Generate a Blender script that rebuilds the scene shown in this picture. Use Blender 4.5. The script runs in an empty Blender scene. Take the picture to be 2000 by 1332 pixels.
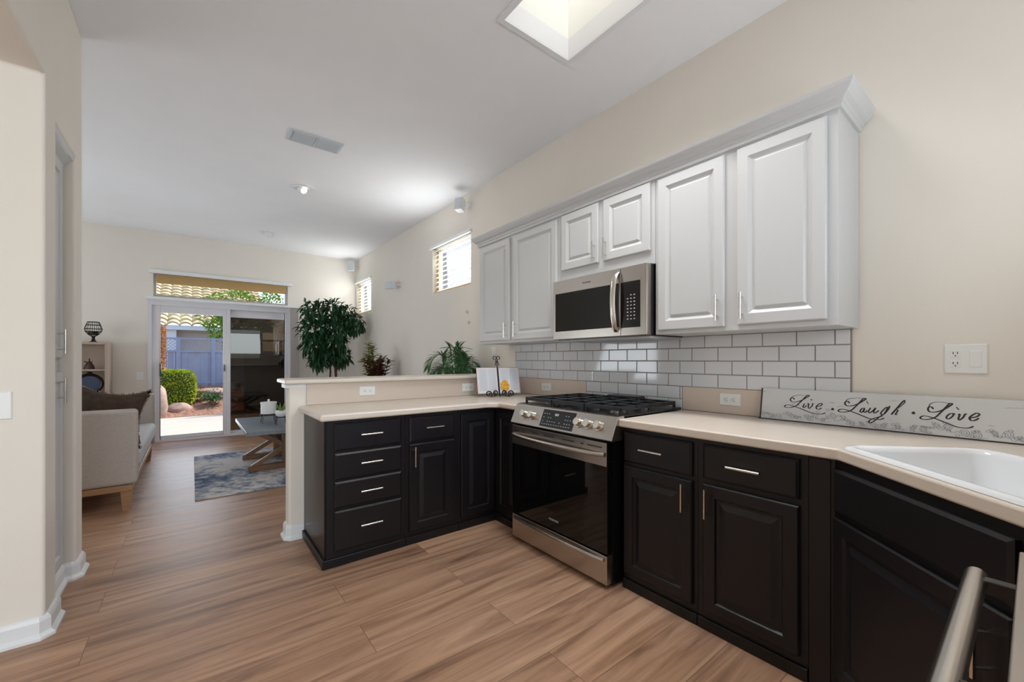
import bpy, bmesh, math, random
from mathutils import Vector, Matrix
from math import sin, cos, pi, atan, radians, sqrt
random.seed(7)
S = bpy.context.scene
COL = S.collection
# ------------------------------------------------------------------ camera
cam_d = bpy.data.cameras.new('camera'); cam = bpy.data.objects.new('camera', cam_d); COL.objects.link(cam)
F = 800.0; YAW = atan(625/F); CAMH = 1.195
cam_d.sensor_fit = 'HORIZONTAL'; cam_d.sensor_width = 36.0; cam_d.lens = 36.0*F/2000
cam_d.shift_y = (703-666)/2000.0
cam_d.clip_start = 0.02; cam_d.clip_end = 400
cam.location = (0, 0, CAMH); cam.rotation_euler = (pi/2, 0, -YAW)
S.camera = cam
# ------------------------------------------------------------------ world, exposure
S.view_settings.view_transform = 'Standard'; S.view_settings.look = 'None'
S.view_settings.gamma = 1.0; S.view_settings.use_curve_mapping = False
S.view_settings.exposure = 0.31
wd = bpy.data.worlds.new('sky'); S.world = wd; wd.use_nodes = True
wn = wd.node_tree.nodes; wl = wd.node_tree.links
sk = wn.new('ShaderNodeTexSky'); sk.sky_type = 'NISHITA'; sk.sun_disc = False
sk.sun_elevation = radians(48); sk.sun_rotation = radians(60); sk.altitude = 100; sk.air_density = 1.0; sk.dust_density = 1.5
wl.new(sk.outputs[0], wn['Background'].inputs[0]); wn['Background'].inputs[1].default_value = 0.33

def lamp(name, kind, loc, direction, energy, color=(1,1,1), size=1.0, size_y=None, spread=None, angle=None, radius=None, spot=None):
    d = bpy.data.lights.new(name, kind); d.energy = energy; d.color = color
    if kind == 'AREA':
        d.shape = 'RECTANGLE'; d.size = size; d.size_y = size_y or size
        if spread: d.spread = radians(spread)
    if kind == 'SUN' and angle: d.angle = radians(angle)
    if kind == 'SPOT':
        d.spot_size = radians(spot or 90); d.spot_blend = 0.6; d.shadow_soft_size = radius or 0.04
    o = bpy.data.objects.new(name, d); COL.objects.link(o); o.location = loc
    dv = Vector(direction).normalized()
    o.rotation_euler = dv.to_track_quat('-Z', 'Y' if abs(dv.z) < .99 else 'X').to_euler()
    return o
lamp('sun', 'SUN', (5, 20, 10), (-0.62, -0.22, -0.80), 3.6, (1, .95, .86), angle=.6)
DAY = (.84, .93, 1)
# daylight entering at the openings, plus an added living side fill
lamp('skylight_shaft_daylight', 'AREA', (1.58, 1.24, 3.72), (0, 0, -1), 1.5, (1, .96, .86), .46, .9)
lamp('skylight_daylight', 'AREA', (1.58, 1.24, 3.035), (0, 0, -1), 11.5, (.98, .985, .98), .46, 1.0, spread=115)
lamp('rear_window_daylight', 'AREA', (-1.0, -3.28, 1.45), (0.1, 1, 0.9), 128, DAY, 1.9, 1.9)
lamp('sink_window_daylight', 'AREA', (1.40, -.58, 1.75), (-.1, 1, .85), 12, DAY, .9, .9)
lamp('patio_door_daylight', 'AREA', (0.0, 7.80, 1.0), (0, -1, .6), 14, DAY, .75, 1.75)
lamp('high_window_daylight', 'AREA', (2.36, 4.28, 2.32), (-.66, 0, .75), 4.2, (.95, .98, 1), .85, .45, spread=140)
lamp('far_window_daylight', 'AREA', (2.36, 7.36, 2.32), (-.66, -.1, .75), 3.4, (.95, .98, 1), .75, .45, spread=140)
lamp('high_window_sky', 'AREA', (2.62, 4.28, 2.34), (-1, 0, -.05), 16, (1, 1, 1), .95, .6)
lamp('far_window_sky', 'AREA', (2.62, 7.42, 2.34), (-1, 0, -.05), 16, (1, 1, 1), .85, .6)
lamp('living_side_fill', 'AREA', (-3.5, 5.6, 1.5), (1, 0, .6), 62, DAY, 2.4, 1.7)  # added fill lamp, this wall has no window; lifts the ceiling

# ------------------------------------------------------------------ helpers
def srgb(r, g, b):
    f = lambda c: (c/255/12.92) if c/255 <= .04045 else ((c/255+.055)/1.055)**2.4
    return (f(r), f(g), f(b), 1)
MATS = {}
def mat(name, col, rough=.5, metal=0.0, bump=0.0, bscale=60, var=0.0, vscale=4, spec=.5, coat=0.0, stretch=None, trans=0.0):
    if name in MATS: return MATS[name]
    m = bpy.data.materials.new(name); m.use_nodes = True; nt = m.node_tree; N = nt.nodes; L = nt.links
    b = N['Principled BSDF']; b.inputs['Roughness'].default_value = rough; b.inputs['Metallic'].default_value = metal
    b.inputs['Specular IOR Level'].default_value = spec; b.inputs['Coat Weight'].default_value = coat
    b.inputs['Transmission Weight'].default_value = trans
    tc = N.new('ShaderNodeTexCoord'); mp = N.new('ShaderNodeMapping'); L.new(tc.outputs['Object'], mp.inputs[0])
    if stretch: mp.inputs['Scale'].default_value = stretch
    nz = N.new('ShaderNodeTexNoise'); nz.inputs['Scale'].default_value = vscale; nz.inputs['Detail'].default_value = 4
    L.new(mp.outputs[0], nz.inputs['Vector'])
    r = N.new('ShaderNodeValToRGB'); v = max(var, .01)
    c = col
    r.color_ramp.elements[0].position = .3; r.color_ramp.elements[1].position = .7
    r.color_ramp.elements[0].color = tuple(max(0, x*(1-v)) for x in c[:3])+(1,)
    r.color_ramp.elements[1].color = tuple(min(1, x*(1+v)) for x in c[:3])+(1,)
    L.new(nz.outputs['Fac'], r.inputs[0]); L.new(r.outputs[0], b.inputs['Base Color'])
    if bump > 0:
        n2 = N.new('ShaderNodeTexNoise'); n2.inputs['Scale'].default_value = bscale; n2.inputs['Detail'].default_value = 3
        L.new(mp.outputs[0], n2.inputs['Vector'])
        bp = N.new('ShaderNodeBump'); bp.inputs['Strength'].default_value = bump; bp.inputs['Distance'].default_value = .01
        L.new(n2.outputs['Fac'], bp.inputs['Height']); L.new(bp.outputs[0], b.inputs['Normal'])
    MATS[name] = m; return m
def emit(name, col, st):
    m = bpy.data.materials.new(name); m.use_nodes = True; nt = m.node_tree
    b = nt.nodes['Principled BSDF']; b.inputs['Base Color'].default_value = col
    b.inputs['Emission Color'].default_value = col; b.inputs['Emission Strength'].default_value = st
    MATS[name] = m; return m
def glass(name, tint=(1,1,1,1), refl=.06, rough=0.0):
    m = bpy.data.materials.new(name); m.use_nodes = True; nt = m.node_tree; N = nt.nodes; L = nt.links
    N.remove(N['Principled BSDF']); out = N['Material Output']
    t = N.new('ShaderNodeBsdfTransparent'); t.inputs[0].default_value = tint
    g = N.new('ShaderNodeBsdfGlossy'); g.inputs['Roughness'].default_value = rough
    fr = N.new('ShaderNodeFresnel'); fr.inputs[0].default_value = 1.45
    ad = N.new('ShaderNodeMath'); ad.operation = 'ADD'; ad.inputs[1].default_value = refl-.04; ad.use_clamp = True
    L.new(fr.outputs[0], ad.inputs[0])
    mx = N.new('ShaderNodeMixShader'); L.new(ad.outputs[0], mx.inputs[0]); L.new(t.outputs[0], mx.inputs[1]); L.new(g.outputs[0], mx.inputs[2])
    L.new(mx.outputs[0], out.inputs[0]); MATS[name] = m; return m

def translucent(name, col):
    m = bpy.data.materials.new(name); m.use_nodes = True; nt = m.node_tree; N = nt.nodes; L = nt.links
    N.remove(N['Principled BSDF']); d = N.new('ShaderNodeBsdfDiffuse'); d.inputs[0].default_value = col
    t = N.new('ShaderNodeBsdfTranslucent'); t.inputs[0].default_value = col
    mx = N.new('ShaderNodeMixShader'); mx.inputs[0].default_value = .65
    L.new(d.outputs[0], mx.inputs[1]); L.new(t.outputs[0], mx.inputs[2]); L.new(mx.outputs[0], N['Material Output'].inputs[0]); return m
class MB:
    def __init__(s): s.v = []; s.f = []; s.M = None
    def add(s, vs, fs):
        o = len(s.v)
        s.v += [Vector(p) if s.M is None else s.M @ Vector(p) for p in vs]
        s.f += [[i+o for i in f] for f in fs]; return s
    def box(s, x0, x1, y0, y1, z0, z1):
        return s.add([(x0,y0,z0),(x1,y0,z0),(x1,y1,z0),(x0,y1,z0),(x0,y0,z1),(x1,y0,z1),(x1,y1,z1),(x0,y1,z1)],
            [(3,2,1,0),(4,5,6,7),(0,1,5,4),(1,2,6,5),(2,3,7,6),(3,0,4,7)])
    def beam(s, p0, p1, w, h, up=(0,0,1)):
        p0 = Vector(p0); p1 = Vector(p1); d = (p1-p0).normalized(); a = d.cross(Vector(up))
        if a.length < 1e-4: a = d.cross(Vector((1,0,0)))
        a.normalize(); b = a.cross(d); a *= w/2; b *= h/2
        return s.add([p0-a-b,p0+a-b,p0+a+b,p0-a+b,p1-a-b,p1+a-b,p1+a+b,p1-a+b],
            [(0,1,2,3),(7,6,5,4),(0,4,5,1),(1,5,6,2),(2,6,7,3),(3,7,4,0)])
    def loft(s, rings, cap=True, closed=True):
        n = len(rings[0]); vs = [p for r in rings for p in r]; fs = []
        for i in range(len(rings)-1):
            for j in range(n if closed else n-1):
                k = (j+1) % n; fs.append((i*n+j, i*n+k, (i+1)*n+k, (i+1)*n+j))
        if cap: fs.append(list(range(n))[::-1]); fs.append([(len(rings)-1)*n+j for j in range(n)])
        return s.add(vs, fs)
    def tube(s, pts, r, n=8, cap=True, loop=False):
        pts = [Vector(p) for p in pts]; rings = []; m = len(pts); prev = None
        for i, p in enumerate(pts):
            if loop: d = pts[(i+1) % m]-pts[i-1]
            else: d = pts[min(i+1, m-1)]-pts[max(i-1, 0)]
            d.normalize()
            a = prev if prev is not None else d.cross(Vector((0,0,1)))
            if prev is not None: a = (prev - d*prev.dot(d))
            if a.length < 1e-3: a = d.cross(Vector((1,0,0)))
            a.normalize(); prev = a; b = d.cross(a)
            rr = r[i] if isinstance(r, (list, tuple)) else r
            rings.append([p+a*cos(2*pi*k/n)*rr+b*sin(2*pi*k/n)*rr for k in range(n)])
        if loop: rings.append(rings[0]); return s.loft(rings, cap=False)
        return s.loft(rings, cap)
    def cyl(s, p0, p1, r, r2=None, n=20):
        return s.tube([p0, p1], [r, r if r2 is None else r2], n)
    def lathe(s, c, prof, n=24):
        c = Vector(c)
        return s.loft([[c+Vector((r*cos(2*pi*k/n), r*sin(2*pi*k/n), z)) for k in range(n)] for r, z in prof])
    def prism(s, poly, z0, z1):
        return s.loft([[(x,y,z0) for x, y in poly], [(x,y,z1) for x, y in poly]])
    def panel(s, o, u, v, n, w, h, rings, back=0.0):
        o = Vector(o); u = Vector(u); v = Vector(v); n = Vector(n)
        R = []
        for ins, dep in [(0, -back)]+list(rings):
            R.append([o+u*ins+v*ins+n*dep, o+u*(w-ins)+v*ins+n*dep, o+u*(w-ins)+v*(h-ins)+n*dep, o+u*ins+v*(h-ins)+n*dep])
        return s.loft(R)
    def blob(s, c, rx, ry, rz, n=16, m=10, jit=0, rnd=None):
        c = Vector(c); rings = []; rnd = rnd or random
        for i in range(m+1):
            t = -pi/2+pi*i/m
            rings.append([c+Vector((rx*cos(t)*cos(2*pi*k/n), ry*cos(t)*sin(2*pi*k/n), rz*sin(t)))*(1+rnd.uniform(-jit, jit)) for k in range(n)])
        return s.loft(rings)
ROOTS = {}
def props(o, label=None, cat=None, group=None, kind=None):
    if label: o['label'] = label
    if cat: o['category'] = cat
    if group: o['group'] = group
    if kind: o['kind'] = kind
    return o
def build(mb, name, m, parent=None, bevel=0, seg=2, smooth=False, ang=35, origin=None, **kw):
    me = bpy.data.meshes.new(name)
    if parent is not None:
        inv = ROOTS[parent.name].inverted(); base = None
    else:
        if origin is None:
            xs = [p.x for p in mb.v]; ys = [p.y for p in mb.v]; zs = [p.z for p in mb.v]
            origin = ((min(xs)+max(xs))/2, (min(ys)+max(ys))/2, min(zs))
        inv = Matrix.Translation(-Vector(origin))
    me.from_pydata([inv @ p for p in mb.v], [], mb.f)
    bm = bmesh.new(); bm.from_mesh(me); bmesh.ops.remove_doubles(bm, verts=bm.verts, dist=1e-6)
    bmesh.ops.recalc_face_normals(bm, faces=bm.faces); bm.to_mesh(me); bm.free()
    if smooth or bevel:
        for p in me.polygons: p.use_smooth = True
        me.set_sharp_from_angle(angle=radians(ang))
    o = bpy.data.objects.new(name, me); COL.objects.link(o)
    me.materials.append(m)
    if parent is not None:
        o.parent = parent; ROOTS[o.name] = ROOTS[parent.name]
    else:
        o.location = origin; ROOTS[o.name] = Matrix.Translation(Vector(origin))
    if bevel:
        b = o.modifiers.new('bevel', 'BEVEL'); b.width = bevel; b.segments = seg; b.limit_method = 'ANGLE'; b.angle_limit = radians(40)
        b.harden_normals = True
    return props(o, **kw)
def thing(name, loc, label, cat, group=None, rz=0.0, kind=None):
    o = bpy.data.objects.new(name, None); COL.objects.link(o); o.location = loc; o.rotation_euler = (0,0,rz)
    o.empty_display_size = .05
    ROOTS[o.name] = Matrix.Translation(Vector(loc)) @ Matrix.Rotation(rz, 4, 'Z')
    return props(o, label, cat, group, kind)
def copy_tree(o, parent=None):
    c = o.copy(); COL.objects.link(c)
    if parent: c.parent = parent
    for ch in list(o.children):
        copy_tree(ch, c)
    return c
def structure(mb, name, m, parent=None, **kw):
    return build(mb, name, m, parent, kind='structure', **kw)
def catmull(P, n=6, loop=False):
    P = [Vector(p) for p in P]; out = []; m = len(P)
    for i in range(m if loop else m-1):
        p0 = P[i-1] if (i > 0 or loop) else P[0]; p1 = P[i]; p2 = P[(i+1) % m]; p3 = P[(i+2) % m] if (loop or i+2 < m) else P[-1]
        for k in range(n):
            t = k/n
            out.append(.5*((2*p1)+(p2-p0)*t+(2*p0-5*p1+4*p2-p3)*t*t+(3*p1-p0-3*p2+p3)*t**3))
    if not loop: out.append(P[-1])
    return out

# ------------------------------------------------------------------ materials
M_wall = mat('warm_wall_paint', srgb(232,225,215), .75, bump=.05, bscale=180)
M_ceil = mat('ceiling_paint', srgb(240,240,242), .85, bump=.05, bscale=150)
M_trim = mat('white_trim_paint', srgb(232,234,236), .35)
M_white = mat('white_cabinet_paint', srgb(204,205,206), .38)
M_dark = mat('dark_cabinet_paint', (.0085,.0075,.0095,1), .38, spec=.4, bump=.03, bscale=200)
M_side = mat('dark_side_panel', (.020,.014,.012,1), .30, spec=.3)
M_counter = mat('beige_solid_surface', srgb(222,210,197), .28, var=.02, vscale=200)
M_splash = mat('tan_splash_slab', srgb(214,198,184), .35, var=.02, vscale=200)
M_tile = mat('white_glazed_tile', srgb(218,221,226), .08, var=.01, coat=.3)
M_grout = mat('brown_grey_grout', srgb(150,132,124), .8)
M_steel = mat('brushed_stainless', (.50,.46,.42,1), .28, 1.0, bump=.02, bscale=40, stretch=(1,1,40))
M_nickel = mat('satin_nickel', (.72,.69,.65,1), .22, 1.0)
M_black = mat('black_enamel', (.006,.006,.007,1), .25)
M_iron = mat('cast_iron_grate', (.012,.013,.016,1), .38, bump=.1, bscale=200)
M_bglass = mat('black_oven_glass', (.003,.003,.003,1), .04)
M_display = mat('black_touch_panel', (.006,.006,.006,1), .15)
M_mark = mat('pale_printed_marks', srgb(185,190,195), .6)
M_plast = mat('white_plastic', srgb(235,235,232), .35)
M_slot = mat('dark_slots', (.02,.02,.02,1), .5)
M_greyvent = mat('grey_vent_metal', srgb(200,206,212), .5)
M_sink = mat('white_porcelain', srgb(240,242,245), .12, coat=.3)
M_blindw = mat('blind_slat', srgb(240,238,230), .5)
M_wood = mat('tan_oak', srgb(168,128,92), .5, var=.18, vscale=6, stretch=(1,1,8))
M_tablewood = mat('brown_trestle_wood', srgb(120,84,56), .5, var=.2, vscale=6)
M_tabletop = mat('grey_washed_table_top', srgb(120,128,136), .35, var=.12, vscale=5, stretch=(8,1,1))
M_fabric = mat('oatmeal_linen', srgb(186,176,168), .9, bump=.3, bscale=350, var=.06, vscale=60)
M_cush = mat('seat_cushion_fabric', srgb(196,192,190), .9, bump=.3, bscale=350)
M_brownfur = mat('brown_plush', srgb(72,55,44), .95, bump=.6, bscale=160, var=.3, vscale=25)
M_fringe = mat('fringe_tan', srgb(140,118,92), .95, var=.3, vscale=60)
M_shelf = mat('taupe_bookcase', srgb(176,156,140), .5, var=.06)
M_darkmetal = mat('dark_bronze_metal', (.03,.022,.018,1), .4, .8)
M_leafd = mat('dark_green_leaf', srgb(34,72,40), .35, var=.5, vscale=9)
M_leafg = mat('fern_green_leaf', srgb(60,104,56), .4, var=.6, vscale=26)
M_leafr = mat('croton_red_leaf', srgb(88,46,34), .4, var=.5, vscale=14)
M_leafy = mat('yellow_green_leaf', srgb(120,128,60), .45, var=.4, vscale=16)
M_bark = mat('brown_bark', srgb(92,62,42), .8, var=.3, vscale=20)
M_pot = mat('terracotta_pot', srgb(130,84,60), .7)
M_soil = mat('potting_soil', srgb(50,38,28), .95, bump=.5)
M_paper = mat('book_paper', srgb(232,232,238), .7)
M_pink = mat('pale_page_edge', srgb(236,216,212), .7)
M_flower = mat('orange_flower_print', srgb(240,170,50), .7, var=.3, vscale=60)
M_ink = mat('charcoal_ink', (.03,.032,.035,1), .6)
M_inkpale = mat('faded_grey_ink', srgb(150,150,156), .7)
M_backlit = mat('yellow_backlit_wood', srgb(214,178,112), .5)  # warm backlight on the blind edges is put into this yellow
M_tanblind = mat('tan_wood_blind', srgb(206,168,108), .5, var=.12, vscale=8, stretch=(1,1,30))
M_vblind = mat('grey_vertical_vane', srgb(168,160,156), .7)
M_vinyl = mat('white_vinyl_frame', srgb(215,212,216), .4)
M_glass = glass('clear_glass', refl=-.02)
M_darkglass = glass('dark_tinted_glass', (.20,.165,.13,1), .07)
M_patio = mat('patio_concrete', srgb(184,174,160), .8, var=.05, vscale=3, bump=.1)
M_mulch = mat('bark_mulch', srgb(142,104,84), .95, var=.5, vscale=22, bump=1.0, bscale=30)
M_rock = mat('pink_grey_boulder', srgb(168,142,128), .9, var=.35, vscale=4, bump=.5, bscale=12)
M_fence = mat('blue_grey_fence', srgb(148,156,178), .7, var=.08, vscale=4)
M_stucco = mat('pale_stucco', srgb(196,190,182), .9, bump=.2, bscale=60)
M_rooft = mat('tan_roof_tile', srgb(205,184,140), .8, var=.25, vscale=3)
M_bush = mat('boxwood_leaf', srgb(170,182,36), .6, var=.35, vscale=8)
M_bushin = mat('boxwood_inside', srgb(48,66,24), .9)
M_treeleaf = mat('bright_tree_leaf', srgb(122,164,44), .6, var=.4, vscale=3)
M_ivy = mat('autumn_ivy', srgb(206,150,78), .7, var=.5, vscale=8)
M_grass = mat('outdoor_soil', srgb(120,104,80), .95)

def floor_mat():
    m = bpy.data.materials.new('oak_vinyl_planks'); m.use_nodes = True; nt = m.node_tree; N = nt.nodes; L = nt.links
    b = N['Principled BSDF']; tc = N.new('ShaderNodeTexCoord')
    mp = N.new('ShaderNodeMapping'); mp.inputs['Location'].default_value = (.35,.06,0)
    L.new(tc.outputs['Object'], mp.inputs[0])
    br = N.new('ShaderNodeTexBrick'); br.offset = .37; br.offset_frequency = 2
    br.inputs['Scale'].default_value = 1; br.inputs['Brick Width'].default_value = 1.5; br.inputs['Row Height'].default_value = .215
    br.inputs['Mortar Size'].default_value = .0013; br.inputs['Mortar Smooth'].default_value = .3; br.inputs['Bias'].default_value = 0
    br.inputs['Color1'].default_value = (0,0,0,1); br.inputs['Color2'].default_value = (1,1,1,1); br.inputs['Mortar'].default_value = (.5,.5,.5,1)
    L.new(mp.outputs[0], br.inputs['Vector'])
    # per-plank offset of the grain
    sx = N.new('ShaderNodeVectorMath'); sx.operation = 'MULTIPLY_ADD'
    L.new(br.outputs['Color'], sx.inputs[0]); sx.inputs[1].default_value = (7, 3, 5)
    m2 = N.new('ShaderNodeMapping'); m2.inputs['Scale'].default_value = (.62, 8, 1); L.new(tc.outputs['Object'], m2.inputs[0])
    L.new(m2.outputs[0], sx.inputs[2])
    n1 = N.new('ShaderNodeTexNoise'); n1.inputs['Scale'].default_value = 1.5; n1.inputs['Detail'].default_value = 8; n1.inputs['Roughness'].default_value = .62; n1.inputs['Distortion'].default_value = 1.1
    L.new(sx.outputs[0], n1.inputs['Vector'])
    r1 = N.new('ShaderNodeValToRGB'); e = r1.color_ramp.elements
    e[0].position = .30; e[0].color = srgb(116,84,64); e[1].position = .72; e[1].color = srgb(196,158,128)
    a = r1.color_ramp.elements.new(.5); a.color = srgb(170,131,103)
    L.new(n1.outputs['Fac'], r1.inputs[0])
    # plank tone
    hs = N.new('ShaderNodeHueSaturation'); mr = N.new('ShaderNodeMapRange'); L.new(br.outputs['Color'], mr.inputs[0])
    mr.inputs[3].default_value = .91; mr.inputs[4].default_value = 1.09
    L.new(mr.outputs[0], hs.inputs['Value']); L.new(r1.outputs[0], hs.inputs['Color'])
    n3 = N.new('ShaderNodeTexNoise'); n3.inputs['Scale'].default_value = .8; L.new(tc.outputs['Object'], n3.inputs['Vector'])
    m3 = N.new('ShaderNodeMapRange'); m3.inputs[3].default_value = .8; m3.inputs[4].default_value = 1.15; L.new(n3.outputs['Fac'], m3.inputs[0]); L.new(m3.outputs[0], hs.inputs['Saturation'])
    mx = N.new('ShaderNodeMix'); mx.data_type = 'RGBA'; L.new(br.outputs['Fac'], mx.inputs[0]); L.new(hs.outputs[0], mx.inputs[6]); mx.inputs[7].default_value = srgb(104,78,60)
    L.new(mx.outputs[2], b.inputs['Base Color'])
    rr = N.new('ShaderNodeMapRange'); rr.inputs[3].default_value = .38; rr.inputs[4].default_value = .52; L.new(n1.outputs['Fac'], rr.inputs[0]); L.new(rr.outputs[0], b.inputs['Roughness'])
    bp = N.new('ShaderNodeBump'); bp.inputs['Strength'].default_value = .12; bp.inputs['Distance'].default_value = .004
    L.new(n1.outputs['Fac'], bp.inputs['Height']); L.new(bp.outputs[0], b.inputs['Normal'])
    return m
M_floor = floor_mat()
def rug_mat():
    m = bpy.data.materials.new('distressed_blue_rug'); m.use_nodes = True; nt = m.node_tree; N = nt.nodes; L = nt.links
    b = N['Principled BSDF']; b.inputs['Roughness'].default_value = .95; tc = N.new('ShaderNodeTexCoord')
    n1 = N.new('ShaderNodeTexNoise'); n1.inputs['Scale'].default_value = 1.6; n1.inputs['Detail'].default_value = 2; L.new(tc.outputs['Object'], n1.inputs['Vector'])
    n2 = N.new('ShaderNodeTexNoise'); n2.inputs['Scale'].default_value = 13; n2.inputs['Detail'].default_value = 6; n2.inputs['Roughness'].default_value = .7; L.new(tc.outputs['Object'], n2.inputs['Vector'])
    ad = N.new('ShaderNodeMath'); ad.operation = 'MULTIPLY_ADD'; ad.inputs[1].default_value = .55
    L.new(n1.outputs['Fac'], ad.inputs[0]); m5 = N.new('ShaderNodeMath'); m5.operation = 'MULTIPLY'; m5.inputs[1].default_value = .5; L.new(n2.outputs['Fac'], m5.inputs[0]); L.new(m5.outputs[0], ad.inputs[2])
    r = N.new('ShaderNodeValToRGB'); e = r.color_ramp.elements
    e[0].position = .42; e[0].color = srgb(72,86,112); e[1].position = .56; e[1].color = srgb(205,198,192)
    q = e.new(.48); q.color = srgb(130,138,154)
    L.new(ad.outputs[0], r.inputs[0]); L.new(r.outputs[0], b.inputs['Base Color'])
    return m
M_rug = rug_mat()

# ------------------------------------------------------------------ structure
W = 2.42; YB = 7.85; HC = 3.05
def cells(lo, hi, cuts):
    xs = sorted(set([lo, hi]+[c for c in cuts if lo < c < hi])); return list(zip(xs[:-1], xs[1:]))
def holed(mb, axis, p0, p1, a0, a1, b0, b1, holes):
    for ua, ub in cells(a0, a1, [h[0] for h in holes]+[h[1] for h in holes]):
        for va, vb in cells(b0, b1, [h[2] for h in holes]+[h[3] for h in holes]):
            cu, cv = (ua+ub)/2, (va+vb)/2
            if any(h[0] < cu < h[1] and h[2] < cv < h[3] for h in holes): continue
            if axis == 'x': mb.box(p0, p1, ua, ub, va, vb)
            elif axis == 'y': mb.box(ua, ub, p0, p1, va, vb)
            else: mb.box(ua, ub, va, vb, p0, p1)
    return mb
structure(MB().box(-3.6, 2.55, -3.5, YB+.05, -.1, 0), 'floor', M_floor, origin=(0,0,0))
SKX0, SKX1, SKY0, SKY1 = 1.335, 1.825, .70, 1.775
structure(holed(MB(), 'z', HC, HC+.12, -3.6, 2.55, -3.5, YB+.15, [(SKX0, SKX1, SKY0, SKY1)]), 'ceiling', M_ceil)
WIN1 = (3.83, 4.74, 2.035, 2.60); WIN2 = (7.02, 7.80, 2.04, 2.60)
structure(holed(MB(), 'x', W, W+.13, -.74, YB+.15, 0, HC, [WIN1, WIN2]), 'wall_right', M_wall)
DOOR = (-.50, 1.32, 0, 2.07); TRW = (-.44, 1.285, 2.12, 2.455)
structure(holed(MB(), 'y', YB, YB+.13, -3.6, W, 0, HC, [DOOR, TRW]), 'wall_back', M_wall)
structure(MB().box(-3.7, -3.6, -3.5, YB+.15, 0, HC), 'wall_left', M_wall)
# near side: wall behind the sink run, with the sink window, and the breakfast nook behind the camera
structure(holed(MB(), 'y', -.76, -.64, .22, W, 0, HC, [(.65, 1.85, 1.25, 2.2)]), 'wall_near', M_wall)
structure(MB().box(.12, .22, -3.5, -.64, 0, HC), 'wall_nook', M_wall)
structure(holed(MB(), 'y', -3.5, -3.4, -3.6, .12, 0, HC, [(-2.1, -.1, .5, 2.4)]), 'wall_rear', M_wall)
sec_ = [(-3.39,HC),(-3.39,2.43),(2.635,2.43),(2.635,0),(2.82,0),(2.82,2.30),(3.235,2.30),(3.235,0),(3.40,0),(3.40,HC)]
pier = MB().loft([[(x, y, z) for y, z in sec_] for x in (-3.598, -.50)])
structure(pier, 'wall_hall', M_wall, bevel=.016, seg=4)
structure(MB().box(-3.59, -.62, 2.825, 3.23, 0, 2.295), 'wall_pantry_back', M_wall)
# baseboards
def base_poly(name, pts, h=.095, t=.016, shoe=.014):
    """pts: wall foot line; the board stands on the left-hand side of the direction of travel"""
    mb = MB(); P = [Vector((x, y, 0)) for x, y in pts]; n = len(P)
    nor = []
    for i in range(n):
        a = (P[i]-P[i-1]).normalized() if i > 0 else None; b = (P[i+1]-P[i]).normalized() if i < n-1 else None
        na = Vector((-a.y, a.x, 0)) if a else None; nb = Vector((-b.y, b.x, 0)) if b else None
        if na is None: nor.append(nb)
        elif nb is None: nor.append(na)
        else:
            k = (na+nb); nor.append(k/ max(.3, k.dot(na)))
    prof = [(0,0),(t+shoe,0),(t+shoe,.012),(t+.004,.022),(t,.026),(t,h-.02),(t-.006,h-.006),(.004,h),(0,h)]
    mb.loft([[P[i]+nor[i]*d+Vector((0,0,z)) for d, z in prof] for i in range(n)])
    return structure(mb, name, M_trim)
base_poly('baseboard_pier', [(-.50,2.82),(-.50,2.655),(-.52,2.635),(-2.6,2.635)])
base_poly('baseboard_pantry', [(-3.0,3.40),(-.52,3.40),(-.50,3.38),(-.50,3.255),(-.52,3.235),(-.555,3.235),(-.555,2.84)])
base_poly('baseboard_back', [(-.56,YB),(-3.5,YB)])
base_poly('baseboard_back_right', [(W-.01,YB),(1.45,YB)])
base_poly('baseboard_right', [(W,3.24),(W,YB-.02)])
# skylight shaft
sh = MB()
for b in ((SKX0-.05, SKX0, SKY0-.05, SKY1+.05), (SKX1, SKX1+.05, SKY0-.05, SKY1+.05), (SKX0, SKX1, SKY0-.05, SKY0), (SKX0, SKX1, SKY1, SKY1+.05)):
    sh.box(b[0], b[1], b[2], b[3], HC+.12, 3.75)
structure(sh, 'wall_skylight_shaft', mat('skylight_white', srgb(250,249,244), .8))
structure(MB().box(SKX0-.05, SKX1+.05, SKY0-.05, SKY1+.05, 3.75, 3.765), 'window_4', translucent('skylight_diffuser', (.9,.89,.85,1)))
tr = MB(); t = .032
for x0, x1, y0, y1 in ((SKX0-t, SKX0, SKY0-t, SKY1+t), (SKX1, SKX1+t, SKY0-t, SKY1+t), (SKX0, SKX1, SKY0-t, SKY0), (SKX0, SKX1, SKY1, SKY1+t)):
    tr.box(x0, x1, y0, y1, HC-.012, HC-.0005)
structure(tr, 'trim_1', M_trim)
# pony wall with raised bar
structure(MB().box(.505, W, 3.055, 3.18, 0, 1.02), 'wall_pony', M_wall, bevel=.018, seg=4)
base_poly('baseboard_pony', [(.5955,3.055),(.525,3.055),(.505,3.075),(.505,3.16),(.525,3.18),(W,3.18)])
structure(MB().box(.485, W-.002, 3.0555, 3.20, 1.005, 1.034), 'trim_2', M_trim, bevel=.006, seg=3)

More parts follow.
